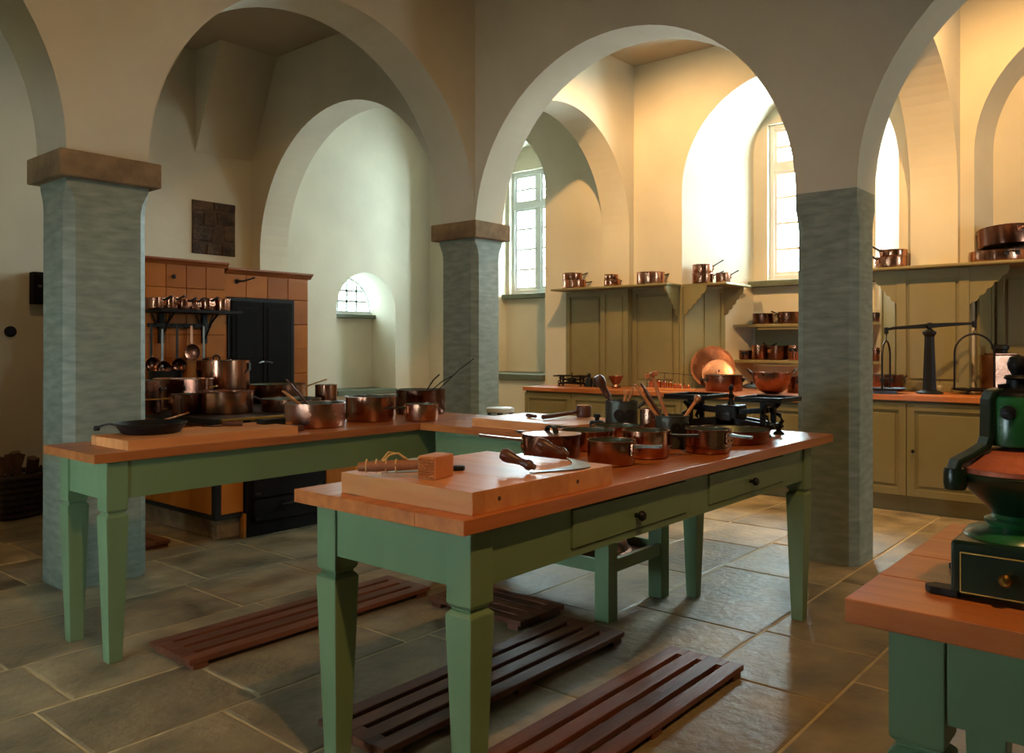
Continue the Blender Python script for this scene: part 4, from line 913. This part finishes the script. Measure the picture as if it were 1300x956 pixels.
# saucepans on the shelves
def shelf_pan(label, px, wpx, x, z, hpx, handle, group, m_='copper', name='saucepan', sub=0):
    k = (px - CX) / FPX; v0 = FW[0] + k * RT[0]; d = x / v0; P_ = pd(px, d, z)
    return pan(name, label, ((P_[0], P_[1], z), wpx / 2 * d / FPX, hpx * d / FPX), m_, handle, group=group), d
G5 = 'saucepans on the olive shelf by the corner'
ZT = ZS + .0225
_, d = shelf_pan('lower of two stacked saucepans at the far end of the olive shelf', 729, 30, 7.17, ZT, 10.5, [('long', -28, .24, .04)], G5)
shelf_pan('upper of two stacked saucepans at the far end of the olive shelf', 726.5, 25, 7.17, ZT + 10.6 * d / FPX, 9, [('long', -20, .18, .06)], G5)
_, d = shelf_pan('lower of the two tiny stacked saucepans second along the olive shelf', 777, 20, 7.17, ZT, 9, [('long', -30, .10, .03)], G5)
shelf_pan('upper of the two tiny stacked saucepans second along the olive shelf', 776, 17, 7.17, ZT + 9.1 * d / FPX, 6, [('long', 5, .14, .08)], G5)
shelf_pan('wide copper saucepan third along the olive shelf', 826, 35, 7.17, ZT, 15, [('long', -28, .24, .07)], G5)
_, d = shelf_pan('lower of two stacked saucepans at the window corner of the olive shelf', 892, 26, 7.43, ZT, 13, [('long', -40, .12, .05)], G5)
shelf_pan('upper of two stacked saucepans at the window corner of the olive shelf', 892, 25, 7.43, ZT + 13.1 * d / FPX, 11, [('long', -40, .12, .07)], G5)
shelf_pan('single small saucepan beside the window at the end of the olive shelf', 918, 18, 7.5, ZT, 13, [('long', -40, .09, .05)], G5)
G6 = 'pans on the niche shelves'
shelf_pan('copper pan on the upper niche shelf away from the pillar', 969, 26, 7.97, 1.475, 13.5, [('long', -35, .12, .05)], G6, 'copper_dark')
shelf_pan('copper pan on the upper niche shelf close to the pillar', 1001, 26, 7.97, 1.475, 15, [('long', 140, .08, .03)], G6, 'copper_dark')
shelf_pan('bright ended copper pan at the lower niche shelf end', 946, 15, 7.98, 1.115, 12, [('loop', 200, .02)], G6, 'copper_dark')
shelf_pan('tall copper saucepan on the lower niche shelf beside the shelf end', 964, 20, 7.97, 1.115, 19, [('long', -45, .10, .05)], G6, 'copper')
shelf_pan('wide low copper pan midway on the lower niche shelf', 987, 23, 7.97, 1.115, 18, [('long', 150, .08, .06)], G6, 'copper_dark')
shelf_pan('copper pan on the lower niche shelf beside the pillar', 1011, 23, 7.97, 1.115, 19, [('loop', 180, .025)], G6, 'copper')
shelf_pan('copper pan on the lower niche shelf showing past the far side of the pillar', 1113, 20, 7.97, 1.115, 17, [('loop', 230, .02)], G6, 'copper_dark')
shelf_pan('copper pan on the upper niche shelf showing past the far side of the pillar', 1112, 20, 7.97, 1.475, 12, [('loop', 230, .02)], G6, 'copper_dark')
G7 = 'pots on the shelf above the balance'
ZT2 = ZS2 + .0245
_, d = shelf_pan('lower copper saucepan of the pair above the plain pillar side of the balance', 1131, 38, 7.25, ZT2, 13, [('long', 140, .10, .05)], G7)
shelf_pan('upper copper saucepan of the pair above the plain pillar side of the balance', 1134, 33, 7.25, ZT2 + 13.1 * d / FPX, 9, [('long', 140, .11, .05)], G7)
_, d = shelf_pan('wide low copper pan under the tilted pot on the shelf above the canister', 1268, 66, 7.36, ZT2, 14, [('loop', 215, .04)], G7, 'copper')
k = (1279 - CX) / FPX; d = 7.38 / (FW[0] + k * RT[0]); P_ = pd(1279, d, ZT2 + 15 * d / FPX)
t = pan('stockpot', 'large dark copper pot tilted on top of the wide pan above the canister', (P_, 33 * d / FPX, 24 * d / FPX), 'copper_dark', [('loop', 222, .035, 'copper_pale'), ('long', 262, .10, .0, 'iron')], cat='pot', group=G7)
t.rotation_euler = (math.radians(-4), math.radians(5), 0); t.location.z += .022
# ------------------------------------------------------------------ on the long counter
def ctr(px, x, z): 
    v0 = FW[0] + (px - CX) / FPX * RT[0]; return pd(px, x / v0, z)
P_ = ctr(726, 6.98, HL); balance('small black balance at the open end of the long worktop', (P_[0], P_[1], HL + .001), 100, .62)
G8 = 'black weights beside the small balance'
for px, s_, lb in ((748, 1.15, 'black weight beside the small balance on the long worktop'), (757, .95, 'middle black weight of three beside the small balance'), (765, .75, 'smallest black weight of three beside the small balance')):
    P_ = ctr(px, 6.95, HL); t = thing('iron_weight', lb, 'weight', (P_[0], P_[1], HL + .001), 0, G8); r = .034 * s_
    MB().lathe([(0, 0), (r, 0), (r, r * 2.0), (r * .85, r * 2.3), (r * .35, r * 2.4), (r * .3, r * 2.8), (r * .55, r * 3.1), (r * .4, r * 3.5), (0, r * 3.6)], 16).build('body', 'black_iron', t, smooth=40)
P_ = ctr(782, 6.98, HL); t = thing('copper_mortar', 'flared copper mortar on the long worktop', 'mortar', (P_[0], P_[1], HL + .001))
MB().lathe([(0, 0), (.045, 0), (.047, .012), (.036, .028), (.033, .036), (.045, .05), (.075, .112), (.078, .118), (.074, .118), (.042, .054), (0, .05)], 24).build('body', 'copper_dark', t, smooth=40)
t = thing('weight_block', 'wooden block with wire frame for copper weights on the long worktop', 'block', (ctr(852, 6.90, HL)[0], ctr(852, 6.90, HL)[1], HL + .001), 90)
MB().box(-.24, .24, -.05, .05, 0, .02).build('block', 'board_wood_x', t, bev=.003)
MB().tube([(-.24, .04, .02), (-.24, .04, .15), (.05, .04, .165), (.24, .04, .16), (.24, .04, .02)], .003, 6).build('wire_frame', 'black_iron', t)
MB().tube([(.05, .04, .165), (.05, .04, .02)], .003, 6).build('wire_frame', 'black_iron', t)
by = ctr(852, 6.90, HL)[1]; bx_ = ctr(852, 6.90, HL)[0]
for i, (o, s_) in enumerate(zip((-.2, -.13, -.065, -.005, .05, .10, .15, .19), (.032, .029, .026, .023, .020, .018, .016, .014))):
    t = tag(MB().lathe([(0, 0), (s_, 0), (s_, s_ * 1.7), (s_ * 1.08, s_ * 1.8), (s_ * 1.08, s_ * 2), (s_ * .5, s_ * 2.1), (s_ * .35, s_ * 2.3), (s_ * .5, s_ * 2.7), (0, s_ * 2.9)], 14).build('copper_weight', 'copper', smooth=40, loc=(bx_ - .012, by - o, HL + .022)),
            ['largest copper weight at the far end of the wooden block', 'second largest copper weight on the block', 'third largest copper weight on the block', 'copper weight fourth in size on the block', 'copper weight fifth in size on the block', 'third smallest copper weight on the block', 'second smallest copper weight on the block', 'smallest copper weight of the block'][7 - i if False else i], 'weight', 'copper weights on the wooden block')
def leaning_disc(name, label, cat, px, x, z0, R, tilt, face, m_, handle):
    P_ = ctr(px, x, z0)
    t = thing(name, label, cat, (P_[0], P_[1], z0 + .002), face)
    M = Matrix.Rotation(math.radians(tilt), 4, 'Y') @ T(0, 0, R) @ Matrix.Rotation(-math.pi / 2, 4, 'Y')
    b = MB().lathe([(0, .012), (R * .4, .011), (R * .86, .004), (R * .9, .003), (R, .004), (R, 0), (R * .9, -.002), (0, .006)], 44, M).build('plate', m_, t, smooth=30)
    if handle:
        MB().tube([T(0, 0, 0) @ M @ Vector(p) for p in ((-.035, -.012, .012), (-.035, 0, .03), (-.03, .012, .036), (.03, .012, .036), (.035, 0, .03), (.035, -.012, .012))], .006, 8).build('handle', m_, b, smooth=60)
    return t
# +x of the disc frame leans backwards (towards the jamb)
leaning_disc('copper_disc', 'large round copper lid leaning against the panelled niche jamb', 'lid', 905, 7.42, HL, .215, 14, 28, 'copper_dark', False)
leaning_disc('copper_disc', 'small pale copper lid with bracket handle leaning on the large lid', 'lid', 912, 7.26, HL, .152, 20, 28, 'copper_pale', True)
sv = survey(919, 495.5, 46, 476, HL)
t = pan('saucepan', 'copper pot with two handles in front of the small pale lid', (ctr(919, 7.10, HL), .17, .15), 'copper_dark', [('loop', -50, .045), ('loop', 130, .045)])
P_ = ctr(951, 7.35, HL); t = thing('oval_lid', 'black oval lid propped between the two-handled pot and the copper bowl', 'lid', (P_[0] + .05, P_[1], HL + .012), -50)
MB().lathe([(0, .05), (.05, .048), (.085, .03), (.092, .02), (.088, .018), (0, .03)], 28, Matrix.Rotation(math.radians(14), 4, 'X') @ Matrix.Diagonal((1, .7, 1, 1))).build('cover', 'black_iron', t, smooth=40)
MB().lathe([(0, .045), (.01, .05), (.008, .06), (.014, .072), (0, .078)], 12, Matrix.Rotation(math.radians(14), 4, 'X')).build('knob', 'black_iron', t, smooth=40)
P_ = ctr(980, 6.95, HL); d = P_[0] * FW[0] + P_[1] * FW[1]; r = 24.5 * d / FPX; h = 27.5 * d / FPX
t = thing('copper_bowl', 'large round-bottomed copper bowl with two ring handles', 'bowl', (P_[0], P_[1], HL + .001))
prof = [(r * .28, 0), (r * .52, .016), (r * .76, h * .24), (r * .92, h * .52), (r * .98, h * .8)]
MB().lathe([(0, 0)] + prof + [(r, h - .004), (r + .005, h - .004), (r + .005, h), (r - .003, h)], 44).build('body', 'copper_dark', t, smooth=40)
MB().lathe([(0, .005)] + [(a - .004, z + .004) for a, z in prof] + [(r - .003, h - .001)], 44).build('lining', 'copper_pale', t, smooth=40)
for ang in (130, -50):
    M = rotz(ang); MB().tube([(r + .002, -.035, h - .02), (r + .03, -.03, h + .01), (r + .045, 0, h + .028), (r + .03, .03, h + .01), (r + .002, .035, h - .02)], .006, 8, M=M).build('ring_handle', 'iron', t, smooth=60)
t, _ = shelf_pan('copper canister standing between the copper bowl and the pillar', 1012, 24, 7.25, HL, 21, [('loop', 220, .03)], None, 'copper_dark', 'canister')
t['category'] = 'canister'
# ------------------------------------------------------------------ hanging balance on the end counter
P_ = ctr(1180, 6.93, HR); t = thing('beam_balance', 'tall black beam balance with two hanging pans on the end counter', 'scale', (P_[0], P_[1], HR + .001), -58)
k = 6.3 / FPX
MB().lathe([(0, 0), (.095, 0), (.095, .01), (.075, .02), (.055, .026), (0, .026)], 24).build('base', 'black_iron', t, smooth=35)
MB().lathe([(.053, .024), (.050, .05), (.036, .44), (.044, .455), (.052, .465), (.052, .478), (.03, .49), (.02, .50)], 8).build('column', 'black_iron', t)
MB().lathe([(0, -.03), (.022, -.03), (.026, -.01), (.026, .01), (.022, .03), (0, .03)], 18, T(0, 0, .525) @ Matrix.Rotation(math.pi / 2, 4, 'X')).build('hub', 'black_iron', t, smooth=40)
MB().bar([(-.315, 0, .497), (-.26, 0, .508), (-.1, 0, .518), (0, 0, .525), (.1, 0, .532), (.26, 0, .540), (.325, 0, .541)], .022, .034, scales=[.6, .65, .9, 1.1, .9, .65, .6]).build('beam', 'black_iron', t, bev=.003)
for x, z in ((-.318, .492), (.325, .541)): MB().box(x - .013, x + .013, -.016, .016, z - .03, z + .022).build('beam_end', 'black_iron', t, bev=.003)
def hoop(x, z, w_, hgt, yaw):
    M = T(x, 0, z) @ rotz(yaw)
    hk = MB().tube([M @ Vector(p) for p in ((0, 0, -.03), (.012, 0, -.042), (.004, 0, -.056), (-.010, 0, -.066), (0, 0, -.085))], .005, 8).build('hook', 'black_iron', t, smooth=60)
    pts = [(-w_, 0, -hgt), (-w_, 0, -hgt * .45)] + [(-w_ * math.cos(a), 0, -hgt * .45 + (hgt * .45 - .085) * math.sin(a)) for a in [math.pi * i / 14 for i in range(1, 14)]] + [(w_, 0, -hgt * .45), (w_, 0, -hgt)]
    MB().tube([M @ Vector(p) for p in pts], .0075, 8, up=(0, 1, 0)).build('hanger', 'black_iron', t, smooth=60)
    MB().lathe([(0, -.004), (w_ * .9, -.004), (w_ * 1.03, .006), (w_ * 1.03, .012), (w_ * .92, .004), (0, .003)], 28, M @ T(0, 0, -hgt)).build('weighing_pan', 'black_iron', t, smooth=40)
hoop(.325, .545, .15, .515, 6); hoop(-.318, .492, .14, .462, 62)
P_ = ctr(1117, 6.78, HR); t = thing('enamel_tray', 'blue grey enamel tray beside the balance next to the pillar', 'tray', (P_[0], P_[1], HR + .001), -40)
m = MB(); m.box(-.10, .10, -.07, .07, 0, .006)
for a, b, c, d in ((-.10, .10, -.07, -.063), (-.10, .10, .063, .07), (-.10, -.093, -.063, .063), (.093, .10, -.063, .063)): m.box(a, b, c, d, .006, .03)
m.build('dish', 'blue_enamel', t, bev=.002); MB().tube([(-.10, -.07, .03), (.10, -.07, .03), (.10, .07, .03), (-.10, .07, .03)], .004, 6, True).build('rim', 'black_iron', t)
pan('saucepan', 'copper saucepan behind the hanging balance next to the pillar', (ctr(1124, 7.12, HR), .135, .135), 'copper_dark', [('long', -60, .03, .02), ('loop', 200, .035)])
P_ = ctr(1270, 7.40, HR); t = thing('copper_canister', 'square copper canister with black cap behind the coffee grinder', 'canister', (P_[0], P_[1], HR + .001), -49)
MB().box(-.10, .10, -.09, .09, 0, .30).build('body', 'copper_pale', t, bev=.008); MB().box(-.085, .085, -.075, .075, .30, .312).build('shoulder', 'copper', t, bev=.004)
MB().lathe([(0, .312), (.05, .312), (.052, .34), (.062, .345), (.06, .372), (.045, .38), (0, .38)], 20).build('cap', 'black_iron', t, smooth=35)
P_ = ctr(1193.5, 7.05, HR); t = thing('glass_bottle', 'small dusty bottle standing behind the balance column', 'bottle', (P_[0], P_[1], HR + .001))
MB().lathe([(0, 0), (.022, 0), (.024, .004), (.024, .045), (.018, .056), (.009, .062), (.009, .085), (.011, .086), (.011, .092), (0, .092)], 18).build('body', 'clear_bottle', t, smooth=40)
MB().lathe([(0, .092), (.008, .092), (.008, .1), (0, .1)], 12).build('stopper', 'dark_wood', t)
# ------------------------------------------------------------------ coffee grinder
gx, gy = 1.605, .238
t = thing('coffee_grinder', 'old green cast iron coffee grinder with copper hopper lid', 'coffee grinder', (gx, gy, HT + .001))
MB().box(-.10, .10, -.082, .082, .006, .094).build('base_box', 'grinder_dark', t, bev=.006)
dw = MB().box(-.108, -.1005, -.066, .066, .012, .078).build('drawer', 'grinder_dark', t, bev=.002)
ln = MB()
for a, b, c, d in ((-.066, .066, .0765, .078), (-.066, .066, .012, .0135), (-.066, -.0645, .0135, .0765), (.0645, .066, .0135, .0765)): ln.box(-.1092, -.1078, a, b, c, d)
ln.build('painted_line', 'grinder_line', dw)
knob(dw, -.108, 0, .045, 'brass', .010, (-1, 0, 0))
for x, y in ((-.085, .1), (.085, .1), (-.085, -.1), (.085, -.1)):
    MB().prism([(x - .02, y - math.copysign(.03, y)), (x + .02, y - math.copysign(.03, y)), (x + .018, y + math.copysign(.012, y)), (x, y + math.copysign(.024, y)), (x - .018, y + math.copysign(.012, y))], 0, .012, 'z').build('foot', 'black_iron', t, bev=.002)
MB().lathe([(.082, .094), (.074, .104), (.055, .108), (.046, .113), (.05, .118), (.05, .122), (.04, .126), (.038, .132)], 28).build('neck', 'grinder_green', t, smooth=40)
MB().lathe([(.036, .128), (.042, .140), (.064, .160), (.084, .180), (.093, .192), (.096, .200), (.092, .203), (.08, .203)], 36).build('hopper', 'grinder_dark', t, smooth=40)
MB().lathe([(.094, .203), (.094, .211), (.086, .216), (.066, .232), (.044, .240), (.02, .243)], 36).build('hopper_lid', 'rust_copper', t, smooth=40)
for s_ in (-1, 1):
    M = rotz(-50 if s_ > 0 else 130)
    yk = MB().bar([(.108, 0, .185), (.109, 0, .205), (.104, 0, .220), (.080, 0, .232), (.058, 0, .246), (.052, 0, .262), (.051, 0, .325), (.046, 0, .336), (.03, 0, .340)], .032, .011, M).build('yoke_arm', 'grinder_dark', t, bev=.003)
    MB().lathe([(0, -.018), (.016, -.018), (.018, -.01), (.018, .01), (.016, .018), (0, .018)], 14, M @ T(.106, 0, .192)).build('hinge_knuckle', 'grinder_dark', yk, smooth=40)
MB().lathe([(.02, .243), (.046, .248), (.0475, .254), (.0475, .326), (.044, .332), (0, .332)], 28).build('gear_housing', 'grinder_green', t, smooth=35)
kn = rotz(180 - 8)
MB().lathe([(.012, 0), (.012, .004), (.006, .006), (0, .007)], 14, kn @ T(.047, 0, .305) @ Matrix.Rotation(math.pi / 2, 4, 'Y')).build('oil_port', 'black_iron', t, smooth=40)
MB().lathe([(.046, .332), (.044, .337), (.026, .341), (.018, .344), (.0175, .358), (.022, .361), (.019, .365), (.010, .367), (.012, .371), (.0155, .378), (.0165, .386), (.013, .396), (0, .401)], 20).build('top_finial', 'black_iron', t, smooth=45)
MB().bar([(-.032, 0, .346), (0, 0, .350), (.032, 0, .346)], .008, .008, rotz(-50)).build('wing_nut', 'black_iron', t)
# ------------------------------------------------------------------ under, behind and on the walls
(x, y) = (3.375, 2.36)
t = thing('copper_dish', 'big copper dish turned upside down on the low shelf of the cross table', 'dish', (x, y, .233))
MB().lathe([(.225, 0), (.225, .012), (.21, .016), (.20, .05), (.155, .088), (.08, .108), (0, .113)], 40).build('dome', 'copper_dark', t, smooth=40)
MB().lathe([(.226, .001), (.231, .004), (.226, .008)], 40).build('rim', 'copper', t, smooth=40)
(x, y, _) = pd(635, 5.35, 0)
t = thing('stool', 'white painted round stool standing behind the cross table', 'stool', (x, y, 0))
MB().lathe([(0, .82), (.08, .82), (.092, .826), (.092, .846), (.085, .852), (0, .852)], 28).build('seat', 'white_enamel', t, smooth=40)
for k in range(4):
    M = rotz(45 + 90 * k); MB().tube([(.12, 0, 0), (.10, 0, .4), (.07, 0, .82)], .014, 8, M=M).build('leg', 'dark_pewter', t, smooth=60)
MB().tube([(.105 * math.cos(a), .105 * math.sin(a), .3) for a in [2 * math.pi * i / 24 for i in range(24)]], .008, 6, True).build('foot_ring', 'dark_pewter', t, smooth=60)
# exposed masonry patch
t = thing('exposed_masonry', 'dark rough patch of exposed stonework above the tiled oven', 'stonework', (4.12, YW, 2.17)); t['kind'] = 'structure'
MB().box(0, .47, -.004, 0, 0, .53).build('backing', 'old_masonry', t)
for (a, b, c, d) in ((0, .14, 0, .12), (.15, .31, 0, .10), (.32, .47, 0, .14), (0, .20, .13, .27), (.21, .33, .11, .26), (.34, .47, .15, .30), (0, .11, .28, .40), (.12, .25, .28, .42), (.26, .47, .31, .44), (0, .22, .43, .53), (.23, .47, .45, .53)):
    MB().box(a + .004, b - .004, -.004 - random.uniform(.006, .018), -.0045, c + .004, d - .004).build('stone', 'old_masonry', t, bev=.006)
t = thing('fuse_box', 'small black metal box on the dim back wall', 'box', (2.66, YW, 1.61))
MB().box(0, .30, -.10, 0, 0, .27).build('case', 'black_enamel', t, bev=.005); MB().box(.02, .28, -.108, -.1005, .02, .25).build('door', 'black_enamel', t, bev=.003); MB().box(.03, .06, -.114, -.109, .14, .16).build('latch', 'steel', t)
t = thing('flue_cap', 'round black flue cap on the dim back wall', 'cap', (2.516, YW, 1.375))
MB().lathe([(0, 0), (.046, 0), (.046, .012), (.036, .016), (0, .012)], 20, Matrix.Rotation(math.pi / 2, 4, 'X')).build('disc', 'black_iron', t, smooth=40)
(x, y, _) = pd(14, 6.05, 0)
t = thing('log_basket', 'dark wicker log basket in the dim corner', 'basket', (x, y, 0), 20)
for k in range(7):
    z = .03 + k * .045; r = .19 + k * .006; MB().tube([(r * math.cos(a) * 1.25, r * math.sin(a), z) for a in [2 * math.pi * i / 26 for i in range(26)]], .022, 6, True).build('wicker_ring', 'basket', t, smooth=60)
for k in range(12):
    a = 2 * math.pi * k / 12; MB().tube([(.17 * math.cos(a) * 1.25, .17 * math.sin(a), 0), (.2 * math.cos(a) * 1.25, .2 * math.sin(a), .34)], .010, 6).build('wicker_stake', 'basket', t)
MB().lathe([(0, .02), (.2, .02), (.2, .035), (0, .035)], 20, Matrix.Diagonal((1.2, 1, 1, 1))).build('bottom', 'basket', t)
for k, (dx, dy, tilt) in enumerate(((-.12, .0, 6), (-.04, .05, 14), (.05, -.03, -9), (.12, .04, -16), (.0, -.08, 4))):
    M = Matrix.Rotation(math.radians(tilt), 4, 'Y') @ Matrix.Rotation(math.radians(tilt * .6), 4, 'X')
    t = thing('firewood_log', ['split firewood log at the wall side of the wicker basket', 'second split log from the wall side of the basket', 'split firewood log in the middle of the basket', 'split firewood log nearest the pillar in the basket', 'split firewood log at the front of the basket'][k], 'log', (x + dx, y + dy, .045), 40 * k, 'firewood logs in the basket')
    MB().prism([(-.035, -.03), (.03, -.035), (.042, .01), (.005, .04), (-.035, .025)], 0, .40 + .02 * (k % 3), 'z', M).build('log', 'log_wood', t, bev=.004)
